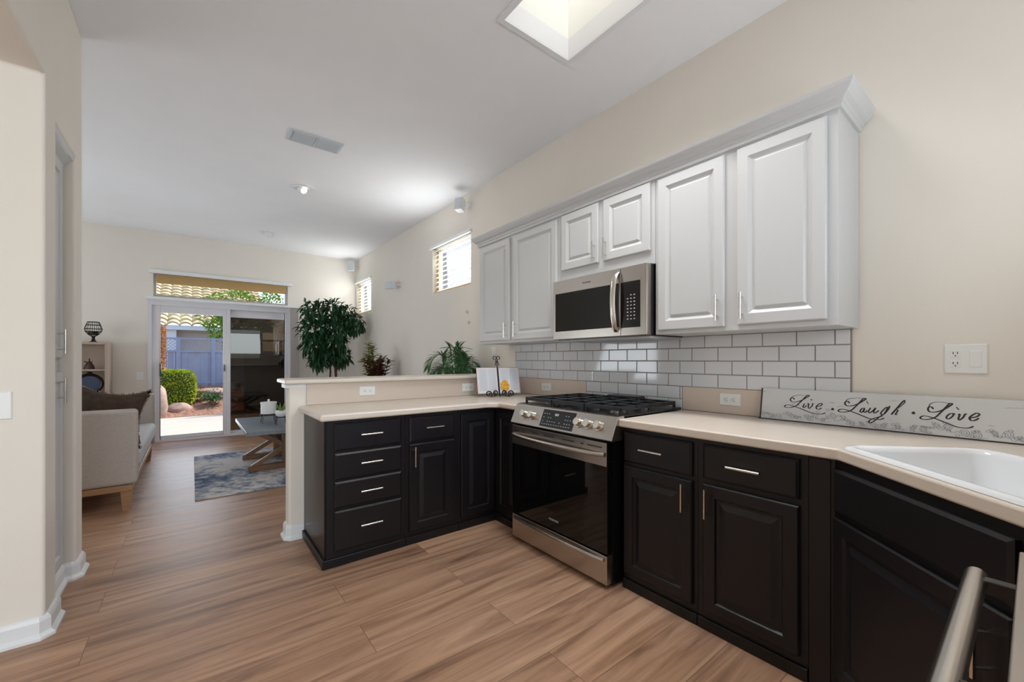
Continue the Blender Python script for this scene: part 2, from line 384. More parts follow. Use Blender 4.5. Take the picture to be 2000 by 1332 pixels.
# ------------------------------------------------------------------ windows
def high_window(n, Y0, Y1, z0, z1):
    mb = MB(); x0, x1 = W+.075, W+.12; f = .035
    mb.box(x0, x1, Y0, Y1, z0, z0+f).box(x0, x1, Y0, Y1, z1-f, z1).box(x0, x1, Y0, Y0+f, z0+f, z1-f).box(x0, x1, Y1-f, Y1, z0+f, z1-f)
    o = structure(mb, 'window_%d' % n, M_vinyl)
    build(MB().box(x0+.02, x0+.026, Y0+f, Y1-f, z0+f, z1-f), 'pane', M_glass, o)
high_window(1, *WIN1); high_window(2, *WIN2)
M_slat = translucent('translucent_white_slat', (.9,.9,.88,1))
M_slaty = translucent('translucent_tan_slat', (.85,.62,.3,1))
def side_blind(Y0, Y1, z0, z1, label, n=10):
    r = thing('window_blind', (W+.03, (Y0+Y1)/2, z0), label, 'blind', 'white blinds in the high side windows')
    build(MB().box(W-.03, W+.02, Y0-.02, Y1+.05, z1-.0, z1+.035), 'valance', M_trim, r, bevel=.006)
    sl = MB()
    for i in range(n):
        z = z0+.03+(z1-z0-.05)*i/(n-1)
        sl.beam((W+.035, Y0+.01, z), (W+.035, Y1-.02, z), .0028, .052, up=(.80,0,.60))
    build(sl, 'slats', M_slat, r)
    build(MB().box(W+.02, W+.055, Y0+.01, Y1-.02, z0+.002, z0+.018), 'bottom_rail', M_backlit, r)
    build(MB().box(W+.058, W+.066, Y1-.06, Y1-.005, z0, z1), 'side_stile', M_backlit, r)
side_blind(*WIN1, label='white slatted blind in the larger high window beside the wall cabinets')
side_blind(*WIN2, label='white slatted blind in the far high window above the leafy tree')
# transom + blind
mb = MB(); f = .03; x0, x1, z0, z1 = TRW
mb.box(x0, x1, YB+.05, YB+.1, z0, z0+f).box(x0, x1, YB+.05, YB+.1, z1-f, z1).box(x0, x0+f, YB+.05, YB+.1, z0+f, z1-f).box(x1-f, x1, YB+.05, YB+.1, z0+f, z1-f)
o = structure(mb, 'window_3', M_vinyl); build(MB().box(x0+f, x1-f, YB+.07, YB+.076, z0+f, z1-f), 'pane', M_glass, o)
tb = thing('transom_blind', (.42, YB, 2.3), 'tan wooden blind half raised in the wide window above the patio door', 'blind')
build(MB().box(-.49, 1.34, YB-.06, YB, 2.445, 2.50), 'valance', M_trim, tb, bevel=.006)
sl = MB()
for i in range(9): sl.box(-.41+.004*(i%2), 1.26, YB+.01, YB+.045, 2.315+i*.0165, 2.315+i*.0165+.0125)
build(sl, 'raised_slats', M_tanblind, tb)
sl = MB()
for i in range(4): sl.box(-.41, 1.26, YB+.008, YB+.045, 2.155+i*.042, 2.158+i*.042)
build(sl, 'lower_slats', M_tanblind, tb)

# sliding patio door
d = structure(MB().box(-.50, -.455, YB-.03, YB+.12, 0, 2.07).box(1.275, 1.32, YB-.03, YB+.12, 0, 2.07).box(-.455, 1.275, YB-.03, YB+.12, 1.99, 2.07).box(-.455, 1.275, YB-.02, YB+.12, 0, .035), 'door_1', M_vinyl)
s1 = build(MB().box(-.455, -.365, YB+.0, YB+.04, .035, 1.99).box(.385, .43, YB+.0, YB+.04, .035, 1.99).box(-.365, .385, YB+.0, YB+.04, 1.885, 1.99).box(-.365, .385, YB+.0, YB+.04, .035, .085), 'sliding_sash', M_vinyl, d, bevel=.004)
build(MB().box(-.365, .385, YB+.018, YB+.024, .085, 1.885), 'pane', M_glass, s1)
build(MB().box(-.372, -.352, YB-.03, YB, .955, 1.145), 'door_handle', M_black, s1, bevel=.004)
build(MB().box(.393, .405, YB-.02, YB, 1.02, 1.12), 'latch', M_black, s1, bevel=.003)
s2 = build(MB().box(.43, .48, YB-.01, YB+.05, .035, 1.99).box(1.245, 1.275, YB+.05, YB+.09, .035, 1.99).box(.48, 1.245, YB+.05, YB+.09, 1.875, 1.99).box(.48, 1.245, YB+.05, YB+.09, .035, .07), 'fixed_sash', M_vinyl, d, bevel=.004)
build(MB().box(.48, 1.245, YB+.066, YB+.072, .07, 1.875), 'tinted_pane', M_darkglass, s2)
vb = thing('vertical_blind', (.45, YB-.08, 2.03), 'grey vertical blind drawn aside under a long white head rail over the patio door', 'blind')
build(MB().box(-.52, 1.43, YB-.13, YB-.0, 2.07, 2.10), 'head_rail', M_trim, vb, bevel=.006)
v = MB()
for i in range(7): v.box(1.325+i*.015, 1.329+i*.015, YB-.10, YB-.012, .04, 2.068)
build(v, 'vanes', M_vblind, vb)
build(MB().box(1.318, 1.322, YB-.108, YB-.006, .04, 2.068).box(1.322, 1.43, YB-.108, YB-.104, .04, 2.068), 'front_vane', M_vblind, vb)

# ------------------------------------------------------------------ cabinetry
UZ = Vector((0,0,1))
DOORR = [(0,0),(0,.013),(.005,.018),(.052,.018),(.058,.009),(.070,.009),(.095,.017)]
UPR = [(0,0),(0,.013),(.005,.018),(.050,.018),(.067,.006),(.073,.006),(.083,.014)]
DRAWR = [(0,0),(0,.011),(.010,.018)]
def bar_handle(parent, c, axis, n, L=.128, r=.0055, stand=.03):
    c = Vector(c); a = Vector(axis).normalized(); n = Vector(n)
    mb = MB(); p = c+n*stand
    mb.cyl(p-a*L/2, p+a*L/2, r, n=12)
    for s in (-1, 1): mb.cyl(c+a*s*L*.32, p+a*s*L*.32, r*.75, n=10)
    return build(mb, 'handle', M_nickel, parent, smooth=True)
class Face:
    """a cabinet front plane: origin o, u along the run, n outward"""
    def __init__(s, o, u, n): s.o = Vector(o); s.u = Vector(u).normalized(); s.n = Vector(n).normalized()
    def at(s, a, z, d=0): return s.o+s.u*a+UZ*z+s.n*d
def door(face, root, a0, a1, z0, z1, m, hand=None, name='door', rings=DOORR, hz=None):
    d = build(MB().panel(face.at(a0, z0, .001), face.u, UZ, face.n, a1-a0, z1-z0, rings), name, m, root)
    if hand is not None:
        ax, az, vert = hand
        bar_handle(d, face.at(ax, az, .018), UZ if vert else face.u, face.n)
    return d
# wall cabinets: face plane X = 2.10
UF = Face((2.10, 0, 0), (0,1,0), (-1,0,0))
def wall_cab(y0, y1, z0, z1, label, doors):
    r = thing('wall_cabinet', (2.26, (y0+y1)/2, z0), label, 'cabinet')
    build(MB().box(2.10, W-.012, y0, y1, z0, z1), 'body', M_white, r, bevel=.002)
    for a0, a1, b0, b1, hx, hz in doors: door(UF, r, a0, a1, b0, b1, M_white, (hx, hz, True), rings=UPR)
    return r
ZT = 2.245
wall_cab(2.115, 3.175, 1.34, ZT, 'white double-door wall cabinet at the far end above the bar', [(2.145,2.655,1.362,2.215,2.615,1.445),(2.705,3.15,1.362,2.215,2.745,1.445)])
wall_cab(1.348, 2.113, 1.75, ZT, 'short white double-door wall cabinet over the microwave', [(1.375,1.715,1.83,2.222,1.69,1.905),(1.758,2.095,1.83,2.222,1.785,1.905)])
wall_cab(.502, 1.346, 1.34, ZT, 'tall white double-door wall cabinet nearest the camera', [(.538,.895,1.366,2.215,.868,1.455),(.955,1.325,1.362,2.215,.985,1.455)])
# crown moulding, mitred, with returns at both ends
prof = [(0,0),(.012,0),(.014,.018),(.02,.022),(.022,.034),(.038,.045),(.052,.062),(.056,.068),(.062,.082),(0,.082)]
cr = MB(); zc = 2.232
def ring(px, py, sx, sy): return [(px+sx*d, py+sy*d, zc+z) for d, z in prof]
cr.loft([ring(W-.014, .502, 0, -1), ring(2.10, .502, -1, -1), ring(2.10, 3.175, -1, 1), ring(W-.014, 3.175, 0, 1)])
build(cr, 'crown_moulding', M_white, label='long white crown moulding along the top of the wall cabinets', cat='moulding')

# base cabinets right run: face X = 1.80
BF = Face((1.80, 0, 0), (0,1,0), (-1,0,0)); ZB = .846
def toe(mb_o, face, root, a0, a1):
    mb = MB().panel(face.at(a0, 0, 0), face.u, UZ, face.n, a1-a0, .05, [(0,.012)])
    return build(mb, 'toe_moulding', M_dark, root, bevel=.003)
r = thing('base_cabinet', (2.1, 1.15, 0), 'dark base cabinet with one drawer and one door right beside the oven', 'cabinet')
build(MB().box(1.80, W-.01, .94, 1.342, 0, ZB-.002), 'body', M_dark, r)
door(BF, r, .962, 1.333, .665, .820, M_dark, (1.157, .745, False), 'drawer', DRAWR)
door(BF, r, .962, 1.333, .085, .645, M_dark, (.996, .566, True))
toe(None, BF, r, .94, 1.342)
r = thing('base_cabinet', (2.1, .73, 0), 'dark base cabinet with wide drawer and door next to the corner sink', 'cabinet')
build(MB().box(1.80, W-.01, .52, .938, 0, ZB-.002), 'body', M_dark, r)
door(BF, r, .545, .910, .672, .822, M_dark, (.734, .747, False), 'drawer', DRAWR)
door(BF, r, .545, .910, .085, .648, M_dark, (.888, .568, True))
toe(None, BF, r, .52, .938)
# diagonal sink base
dg = Face((1.80, .440, 0), (-1,-1,0), (-1,1,0)); DL = .615
r = thing('sink_base_cabinet', (2.0, .1, 0), 'dark diagonal corner cabinet with false drawer front under the white sink', 'cabinet')
e = dg.at(DL, 0)
build(MB().prism([(1.80,.518),(1.80,.440),(e.x,e.y),(e.x,-.62),(W-.012,-.62),(W-.012,.518)], 0, .60).prism([(1.80,.518),(1.80,.440),(e.x,e.y),(e.x,e.y-.02),(1.82,.43),(1.82,.518)], .60, ZB-.002), 'body', M_dark, r)
build(MB().panel(dg.at(.015, .665, .001), dg.u, UZ, dg.n, .58, .15, DRAWR), 'false_drawer', M_dark, r)
door(dg, r, .015, .595, .085, .645, M_dark, (.545, .545, True))
build(MB().panel(dg.at(0, 0, 0), dg.u, UZ, dg.n, DL, .05, [(0,.012)]), 'toe_moulding', M_dark, r, bevel=.003)
build(MB().panel(BF.at(.452, .0, 0), (0,1,0), UZ, (-1,0,0), .066, ZB-.01, [(0,.004)]), 'filler_strip', M_dark, r, bevel=.002)
# near run: cabinet + dishwasher
r = thing('base_cabinet', (.4, -.3, 0), 'dark base cabinet under the near counter by the dishwasher', 'cabinet')
build(MB().box(.22, .625, -.62, -.03, 0, ZB-.002), 'body', M_dark, r)
door(Face((.24,-.03,0),(1,0,0),(0,1,0)), r, 0, .37, .085, .82, M_dark, (.33,.7,True))
r = thing('dishwasher', (.94, -.3, 0), 'stainless dishwasher with long round bar handle in the near counter run', 'dishwasher')
build(MB().box(.635, 1.225, -.60, -.022, .10, .838), 'tub', M_black, r)
dd = build(MB().box(.632, 1.228, -.02, .020, .11, .835), 'door', M_steel, r, bevel=.003)
h = MB(); hz = .788
h.cyl((.70,.070,hz), (1.168,.070,hz), .0155, n=28)
build(h, 'handle', M_nickel, dd, smooth=True)
for x in (.74, 1.13): build(MB().box(x-.012, x+.012, .0205, .058, hz-.012, hz+.012), 'handle_bracket', M_black, dd, bevel=.002)
build(MB().box(.64, 1.22, -.55, -.06, 0, .10), 'toe_kick', M_black, r)

# peninsula: face Y = 2.50
PF = Face((0, 2.50, 0), (1,0,0), (0,-1,0))
r = thing('base_cabinet', (.84, 2.78, 0), 'dark four-drawer base cabinet at the open end of the peninsula', 'cabinet')
build(MB().box(.605, 1.078, 2.50, 3.04, 0, ZB-.002), 'body', M_dark, r)
build(MB().box(.597, .6048, 2.515, 3.05, .002, ZB-.002), 'end_panel', M_side, r)
for z0, z1, hz in ((.668,.828,.752),(.50,.652,.584),(.335,.488,.416),(.085,.320,.214)):
    door(PF, r, .646, 1.050, z0, z1, M_dark, (.852, hz, False), 'drawer', DRAWR)
tm = MB().box(.583, 1.078, 2.486, 2.4998, 0, .05).box(.583, .5968, 2.4998, 3.052, 0, .05)
build(tm, 'toe_moulding', M_dark, r, bevel=.004)
r = thing('base_cabinet', (1.27, 2.78, 0), 'dark base cabinet with one drawer over one door in the middle of the peninsula', 'cabinet')
build(MB().box(1.08, 1.468, 2.50, 3.04, 0, ZB-.002), 'body', M_dark, r)
door(PF, r, 1.106, 1.436, .665, .822, M_dark, (1.272, .750, False), 'drawer', DRAWR)
door(PF, r, 1.106, 1.436, .085, .648, M_dark, (1.133, .571, True))
toe(None, PF, r, 1.08, 1.468)
r = thing('corner_cabinet', (1.95, 2.75, 0), 'dark corner base cabinet with bifold doors between peninsula and oven', 'cabinet')
build(MB().prism([(1.47,2.50),(1.80,2.50),(1.80,2.192),(W-.01,2.192),(W-.01,3.04),(1.47,3.04)], 0, ZB-.002), 'body', M_dark, r)
door(PF, r, 1.49, 1.775, .085, .815, M_dark)
door(BF, r, 2.215, 2.475, .085, .815, M_dark)
tt = MB().box(1.47, 1.788, 2.488, 2.4998, 0, .05).box(1.788, 1.7998, 2.192, 2.488, 0, .05)
build(tt, 'toe_moulding', M_dark, r)

# ------------------------------------------------------------------ counters
def filled(loops, z0, z1):
    """prism with holes: first loop outer, others holes"""
    bm = bmesh.new(); es = []
    vl = []
    for lp in loops:
        vs = [bm.verts.new((x, y, z1)) for x, y in lp]; vl.append(vs)
        for i in range(len(vs)): es.append(bm.edges.new((vs[i], vs[(i+1) % len(vs)])))
    res = bmesh.ops.triangle_fill(bm, edges=es, use_beauty=True)
    bm.verts.index_update(); bm.faces.ensure_lookup_table()
    V = [v.co.copy() for v in bm.verts]; Fc = [[v.index for v in f.verts] for f in bm.faces]
    n = len(V); mb = MB(); vs = V+[Vector((p.x, p.y, z0)) for p in V]
    fs = Fc+[[i+n for i in f][::-1] for f in Fc]
    for lp in vl:
        ids = [v.index for v in lp]
        for i in range(len(ids)):
            a, b = ids[i], ids[(i+1) % len(ids)]; fs.append([a, b, b+n, a+n])
    bm.free(); mb.add(vs, fs); return mb
ZN, ZC = .846, .887
pc = filled([[(.562,2.455),(1.690,2.455),(1.755,2.405),(1.755,2.190),(2.408,2.190),(2.408,3.0535),(.562,3.0535)]], ZN, ZC)
build(pc, 'countertop', M_counter, bevel=.014, seg=5, label='beige countertop on the peninsula left of the stove', cat='countertop')
# sink geometry on the 45 degree corner
sA = Vector((1.792,.437,0)); e1 = Vector((1,-1,0)).normalized(); e2 = Vector((-1,-1,0)).normalized()
def rrect(a0, a1, b0, b1, r, n=5):
    out = []
    for ca, cb, s in ((a0+r,b0+r,2),(a1-r,b0+r,3),(a1-r,b1-r,0),(a0+r,b1-r,1)):
        for k in range(n+1):
            t = s*pi/2+k*pi/2/n
            out.append((ca+r*cos(t), cb+r*sin(t)))
    return out
def toW(pts, z=None):
    o = []
    for a, b in pts:
        p = sA+e1*a+e2*b; o.append((p.x, p.y) if z is None else (p.x, p.y, z))
    return o
hole = toW(rrect(.02, .44, .02, .72, .05))
nx = 1.31
rc = filled([[(1.755,1.3445),(1.762,.425),(nx,-.025),(.20,-.025),(.20,-.637),(2.408,-.637),(2.408,1.3445)], hole], ZN, ZC)
build(rc, 'countertop', M_counter, bevel=.014, seg=5, label='beige countertop right of the stove wrapping around the corner sink', cat='countertop')
sk_ = MB()
rings = []
for ins, z, rr in ((0,.888,.06),(.004,.897,.06),(.022,.899,.06),(.034,.893,.055),(.04,.88,.05),(.055,.74,.06),(.10,.715,.05)):
    rings.append(toW(rrect(ins, .46-ins, ins, .74-ins, max(.02, rr-ins*.2)), z))
sk_.loft(rings, cap=False)
n0 = len(rings[0]); sk_.add(rings[-1], [list(range(n0))])
so = build(sk_, 'sink', M_sink, smooth=True, ang=60, label='white porcelain corner sink set into the beige counter', cat='sink')
build(MB().lathe(sA+e1*.43+e2*.2+Vector((0,0,.8995)), [(0,0),(.024,0),(.026,.004),(.018,.008),(0,.009)]), 'faucet_hole_cap', M_nickel, so, smooth=True)
build(MB().lathe(sA+e1*.24+e2*.40+Vector((0,0,.716)), [(0,0),(.04,0),(.04,.004),(.0,.005)]), 'drain', M_nickel, so, smooth=True)
# splash slabs
def slab(mb, label): return build(mb, 'splash_slab', M_splash, cat='backsplash', label=label, bevel=.003)
slab(MB().box(.612, 2.398, 3.0405, 3.0545, ZC+.0005, 1.034), 'long tan slab along the front of the low bar wall')
slab(MB().box(2.4085, 2.4198, 2.150, 3.040, ZC+.0005, 1.030), 'tan splash slab on the wall behind the open book')
slab(MB().box(2.4085, 2.4198, -.30, 1.358, ZC+.0005, 1.030), 'tan splash slab on the wall behind the painted sign')
# bar top
bt = MB().box(.475, 2.419, 2.995, 3.335, 1.0345, 1.064)
build(bt, 'bar_top', M_counter, bevel=.012, seg=4, label='narrow raised beige bar top on the low wall', cat='countertop')

# subway tile
TY, TZ = .1572, .0790
tl = MB(); gr = MB()
yj = 0.5896   # a joint of the top row
zt = 1.340; rowb = [1.3408, 1.2675, 1.1885, 1.1095, 1.0305, .9515, .8725]
g = .0022
def tiles_row(za, zb, y0, y1, ph):
    k = math.floor((y0-ph)/TY)
    while ph+k*TY < y1-1e-6:
        a = max(y0, ph+k*TY); b = min(y1, ph+(k+1)*TY); k += 1
        if b-a < .012: continue
        o = Vector((2.4125, a+g, za+g)); w = b-a-2*g; h = zb-za-2*g
        tl.panel(o, (0,1,0), UZ, (-1,0,0), w, h, [(0,.003),(.0025,.0055)])
for i in range(len(rowb)-1):
    ph = yj+(TY/2 if i % 2 else 0)
    if i < 4: tiles_row(rowb[i+1], rowb[i], .53, 3.03, ph)
    else: tiles_row(rowb[i+1], rowb[i], 1.360, 2.148, ph)
rt = thing('tile_backsplash', (2.41, 1.7, .88), 'white subway tile backsplash with brown grout under the wall cabinets', 'backsplash')
build(MB().box(2.4115, 2.4197, .527, 3.033, 1.0305, 1.3398).box(2.4115, 2.4197, 1.3585, 2.1495, .85, 1.0305), 'grout', M_grout, rt)
build(tl, 'tiles', M_tile, rt)

# ------------------------------------------------------------------ range
r = thing('gas_range', (2.05, 1.765, 0), 'stainless gas range with black cooktop and grates between dark cabinets', 'range')
ry0, ry1 = 1.358, 2.176
build(MB().box(1.735, 2.395, ry0+.006, ry1-.006, .015, .868), 'body', M_black, r)
# cooktop
build(MB().box(1.765, 2.39, ry0-.006, ry1+.006, .888, .902), 'cooktop', M_black, r, bevel=.004)
rise = MB(); rise.loft([[(2.30,1.58,.90),(2.39,1.58,.90),(2.39,1.58,.903),(2.30,1.58,.903)],[(2.31,1.62,.90),(2.39,1.62,.90),(2.39,1.62,.952),(2.31,1.62,.952)],[(2.31,1.86,.90),(2.39,1.86,.90),(2.39,1.86,.952),(2.31,1.86,.952)],[(2.30,1.92,.90),(2.39,1.92,.90),(2.39,1.92,.903),(2.30,1.92,.903)]])
build(rise, 'vent_riser', M_black, r, bevel=.004)
# control panel, tilted
cp = MB()
sec = [(1.747,.897),(1.765,.9),(1.80,.9),(1.80,.772),(1.700,.772),(1.694,.778)]
cp.loft([[(x,y,z) for x, z in sec] for y in (1.340, 2.184)])
cpo = build(cp, 'control_panel', M_steel, r, bevel=.002)
pa = Vector((1.694,0,.778)); pb = Vector((1.747,0,.897)); pd = (pb-pa).normalized(); pn = Vector((-pd.z,0,pd.x))
def cpt(y, t, d=0): p = pa+pd*t+pn*d; return Vector((p.x, y, p.z))
PLn = (pb-pa).length
for y in (2.060, 1.985, 1.585, 1.515, 1.440):
    k = MB(); c0 = cpt(y, PLn*.52, .001); 
    k.tube([c0, c0+pn*.008], [.028,.027], 20); k.tube([c0+pn*.008, c0+pn*.034], [.0235,.021], 20)
    k.beam(c0+pn*.036-pd*.020, c0+pn*.036+pd*.020, .008, .010, up=pn)
    build(k, 'knob', M_nickel, cpo, smooth=True)
dsp = MB(); q = [cpt(1.90,PLn*.08,.0015),cpt(1.625,PLn*.08,.0015),cpt(1.625,PLn*.92,.0015),cpt(1.90,PLn*.92,.0015)]
dsp.loft([[p-pn*.002 for p in q], q]); do = build(dsp, 'touch_display', M_display, cpo)
mk = MB()
rr_ = random.Random(3)
def mark(y0, y1, t0, t1):
    q = [cpt(y0,t0,.0024),cpt(y1,t0,.0024),cpt(y1,t1,.0024),cpt(y0,t1,.0024)]; mk.loft([[p-pn*.0008 for p in q], q])
for i in range(12):
    for j, t in enumerate((.2,.34,.52,.7)):
        y = 1.885-i*.0205
        if 4 <= i <= 8 and j > 1: continue
        if rr_.random() < .2: continue
        mark(y, y-.008, PLn*t, PLn*t+.0035)
build(mk, 'display_marks', M_mark, do); mk = MB()
for k in range(3): mark(1.79-k*.011, 1.79-k*.011-.008, PLn*.66, PLn*.66+.014)
build(mk, 'clock_digits', M_mark, do)
# oven door
od = build(MB().box(1.697, 1.7345, ry0+.012, ry1-.012, .180, .762), 'oven_door', M_bglass, r, bevel=.003)
build(MB().box(1.692, 1.6968, ry0+.012, ry1-.012, .640, .762), 'steel_strip', M_steel, od, bevel=.001)
for y0, y1 in ((1.40,1.50),(1.53,1.55),(1.60,1.69),(1.76,1.85),(1.90,1.96),(2.03,2.06),(2.09,2.15)): build(MB().box(1.6905, 1.6918, y0, y1, .733, .739), 'vent_slot', M_slot, od)
def bow(y0, y1, z, x, depth, rad, flat=1.0):
    pts = []
    for i in range(17):
        t = i/16; pts.append((x-depth*sin(pi*t)**.6 if 0 < t < 1 else x, y0+(y1-y0)*t, z))
    return pts
hb = MB().tube(bow(1.385, 2.15, .700, 1.690, .045, .012), .0125, 12)
build(hb, 'handle', M_steel, od, smooth=True)
dr = build(MB().box(1.694, 1.7345, ry0+.012, ry1-.012, .022, .172), 'storage_drawer', M_steel, r, bevel=.003)
hb = MB(); P = bow(1.39, 2.14, .150, 1.692, .020, .01)
hb.tube(P, .010, 10)
build(hb, 'handle', M_steel, dr, smooth=True)
def text_mesh(s, size, o, u, v, m, name, parent, ext=.0004):
    cu = bpy.data.curves.new('lettering', 'FONT'); cu.body = s; cu.size = size; cu.extrude = ext; cu.align_x = 'CENTER'
    ob = bpy.data.objects.new('lettering', cu); COL.objects.link(ob)
    dg_ = bpy.context.evaluated_depsgraph_get(); me = bpy.data.meshes.new_from_object(ob.evaluated_get(dg_))
    bpy.data.objects.remove(ob); o = Vector(o); u = Vector(u).normalized(); v = Vector(v).normalized(); n = u.cross(v)
    mb = MB(); mb.add([o+u*p.co.x+v*p.co.y+n*p.co.z for p in me.vertices], [list(p.vertices) for p in me.polygons])
    return build(mb, name, m, parent)
text_mesh('FRIGIDAIRE', .016, (1.6962, 1.77, .235), (0,-1,0), UZ, M_mark, 'lettering', od)
# grates and burners
for gi, (g0, g1) in enumerate(((ry0+.012, 1.626), (1.632, 1.902), (1.908, ry1-.012))):
    gm = MB(); zt_, b = .934, .014
    xa, xb = 1.815, 2.345
    for x in (xa, xb): gm.beam((x,g0,zt_-.004),(x,g1,zt_-.004), b, .022)
    for y in (g0+b/2, g1-b/2): gm.beam((xa,y,zt_-.004),(xb,y,zt_-.004), b, .022)
    ym = (g0+g1)/2
    for x in (xa+.13, (xa+xb)/2, xb-.13): gm.beam((x,g0,zt_),(x,g1,zt_), b, b)
    gm.beam((xa,ym,zt_),(xb,ym,zt_), b, b)
    for x in (xa, (xa+xb)/2, xb):
        for y in (g0+b/2, g1-b/2): gm.box(x-b/2, x+b/2, y-b/2, y+b/2, .903, zt_)
    build(gm, 'grate', M_iron, r, bevel=.002)
for x, y in ((1.94,1.49),(2.23,1.49),(2.08,1.767),(1.94,2.04),(2.23,2.04)):
    bo = build(MB().lathe((x,y,.9025), [(0,0),(.048,0),(.046,.010),(.03,.012),(.03,.016),(0,.016)]), 'burner', M_nickel, r, smooth=True)
    build(MB().lathe((x,y,.919), [(0,0),(.034,0),(.034,.007),(.03,.009),(0,.009)]), 'burner_cap', M_iron, bo, smooth=True)

# ------------------------------------------------------------------ microwave
r = thing('microwave', (2.2, 1.74, 1.33), 'stainless over-the-range microwave with curved handle above the stove', 'microwave')
my0, my1 = 1.350, 2.111
build(MB().box(2.062, 2.405, my0+.004, my1-.004, 1.335, 1.7475), 'body', M_black, r)
build(MB().box(2.08, 2.405, my0+.02, my1-.02, 1.322, 1.3345), 'underside_vent', M_greyvent, r)
md = build(MB().box(2.020, 2.0615, 1.532, my1, 1.338, 1.745), 'door', M_steel, r, bevel=.003)
build(MB().box(2.0172, 2.0202, 1.545, 2.085, 1.392, 1.655), 'door_glass', M_bglass, md)
cpm = build(MB().box(2.020, 2.0615, my0, 1.529, 1.338, 1.745), 'control_side', M_steel, r, bevel=.003)
kp = build(MB().box(2.0172, 2.0202, 1.395, 1.526, 1.385, 1.655), 'keypad', M_display, cpm)
km = MB()
for i in range(3):
    for j in range(8):
        if rr_.random() < .15: continue
        y = 1.478-i*.023; z = 1.575-j*.020
        km.box(2.0164, 2.0171, y-.005, y+.005, z-.003, z+.003)
build(km, 'key_marks', M_mark, kp)
P = []
for i in range(15):
    t = i/14; P.append((2.012-.038*sin(pi*t)**.6 if 0 < t < 1 else 2.016, 1.556-.0*t, 1.362+(1.722-1.362)*t))
hm = MB(); rings = []
for i, p in enumerate(P):
    w, th = .019, .008
    rings.append([(p[0]-th, p[1]-w*.6, p[2]), (p[0]-th, p[1]+w*.6, p[2]), (p[0], p[1]+w, p[2]), (p[0]+th, p[1]+w*.6, p[2]), (p[0]+th, p[1]-w*.6, p[2]), (p[0], p[1]-w, p[2])])
hm.loft(rings); build(hm, 'handle', M_nickel, md, smooth=True, ang=60)
text_mesh('FRIGIDAIRE', .014, (2.0195, 1.80, 1.695), (0,-1,0), UZ, mat('grey_lettering', srgb(90,70,64), .5), 'lettering', md)

# ------------------------------------------------------------------ outlets and switches
def plate(name, c, u, n, w, h, label, cat, horiz=False, kind='outlet'):
    """c centre on the wall, u along wall, n outward"""
    c = Vector(c); u = Vector(u); n = Vector(n)
    r = thing(name, c, label, cat)
    o = c-u*w/2-UZ*h/2
    build(MB().panel(o+n*.0005, u, UZ, n, w, h, [(0,.002),(.004,.006)]), 'plate', M_plast, r)
    def recept(cc, vert):
        a, b = (UZ, u) if vert else (u, UZ)
        mb = MB(); cc = Vector(cc)
        mb.panel(cc-u*.015-UZ*.014+n*.006, u, UZ, n, .030, .028, [(0,.001),(.003,.002)])
        rec = build(mb, 'receptacle', M_plast, r)
        s = MB(); L = b if vert else UZ
        if vert:
            for d_ in (-.006, .006): s.panel(cc+u*(d_-.0012)+UZ*(-.001)+n*.008, u, UZ, n, .0024, .009, [(0,.0006)])
            s.panel(cc-u*.002-UZ*.009+n*.008, u, UZ, n, .004, .004, [(0,.0006)])
        else:
            for d_ in (-.006, .006): s.panel(cc+UZ*(d_-.0012)+u*(-.001)+n*.008, u, UZ, n, .009, .0024, [(0,.0006)])
            s.panel(cc-UZ*.002-u*.009+n*.008, u, UZ, n, .004, .004, [(0,.0006)])
        build(s, 'slots', M_slot, rec)
    if kind == 'outlet':
        if horiz: recept(c-u*.02, False); recept(c+u*.02, False)
        else: recept(c+UZ*.02, True); recept(c-UZ*.02, True)
    elif kind == 'switch':
        build(MB().panel(c-u*.017-UZ*.033+n*.006, u, UZ, n, .034, .066, [(0,.001),(.003,.003)]), 'rocker', M_plast, r)
    elif kind == 'combo':
        recept(c-u*.027+UZ*.02, True); recept(c-u*.027-UZ*.02, True)
        build(MB().panel(c+u*.027-u*.017-UZ*.033+n*.006, u, UZ, n, .034, .066, [(0,.001),(.003,.003)]), 'rocker', M_plast, r)
    return r
RN = (-1,0,0); RU = (0,-1,0)
plate('wall_outlet', (W, .173, 1.199), RU, RN, .118, .118, 'white double plate with outlet and rocker switch above the painted sign', 'outlet', kind='combo')
plate('wall_outlet', (2.4085, 1.071, .970), RU, RN, .115, .07, 'white horizontal outlet on the tan slab just right of the stove', 'outlet', True)
plate('wall_outlet', (2.4085, 2.60, .962), RU, RN, .115, .07, 'white outlet on the tan slab between the open book and the stove', 'outlet', True)
plate('wall_outlet', (1.020, 3.0405, .968), (1,0,0), (0,-1,0), .115, .07, 'white outlet on the low bar wall above the peninsula drawers', 'outlet', True)
plate('wall_outlet', (1.890, 3.0405, .958), (1,0,0), (0,-1,0), .115, .07, 'white outlet on the low bar wall left of the open book', 'outlet', True)
plate('light_switch', (-.650, 2.635, 1.006), (1,0,0), (0,-1,0), .118, .116, 'white rocker switch at the left edge on the near wall', 'switch', kind='switch')
plate('light_switch', (-.585, YB, .965), (1,0,0), (0,-1,0), .08, .116, 'small pale switch on the far wall beside the patio door', 'switch', kind='switch')
plate('light_switch', (W, 3.39, 1.262), RU, RN, .075, .13, 'tall pale switch on the wall under the end of the wall cabinets', 'switch', kind='switch')
for nm, y, z, lb in (('wall_button', 3.91, 1.73, 'upper small grey button on the wall left of the cabinets'), ('wall_button', 3.87, 1.61, 'lower small grey button on the wall left of the cabinets')):
    build(MB().cyl((W-.0005,y,z),(W-.014,y,z),.017, n=16), nm, M_greyvent, label=lb, cat='button', smooth=True)

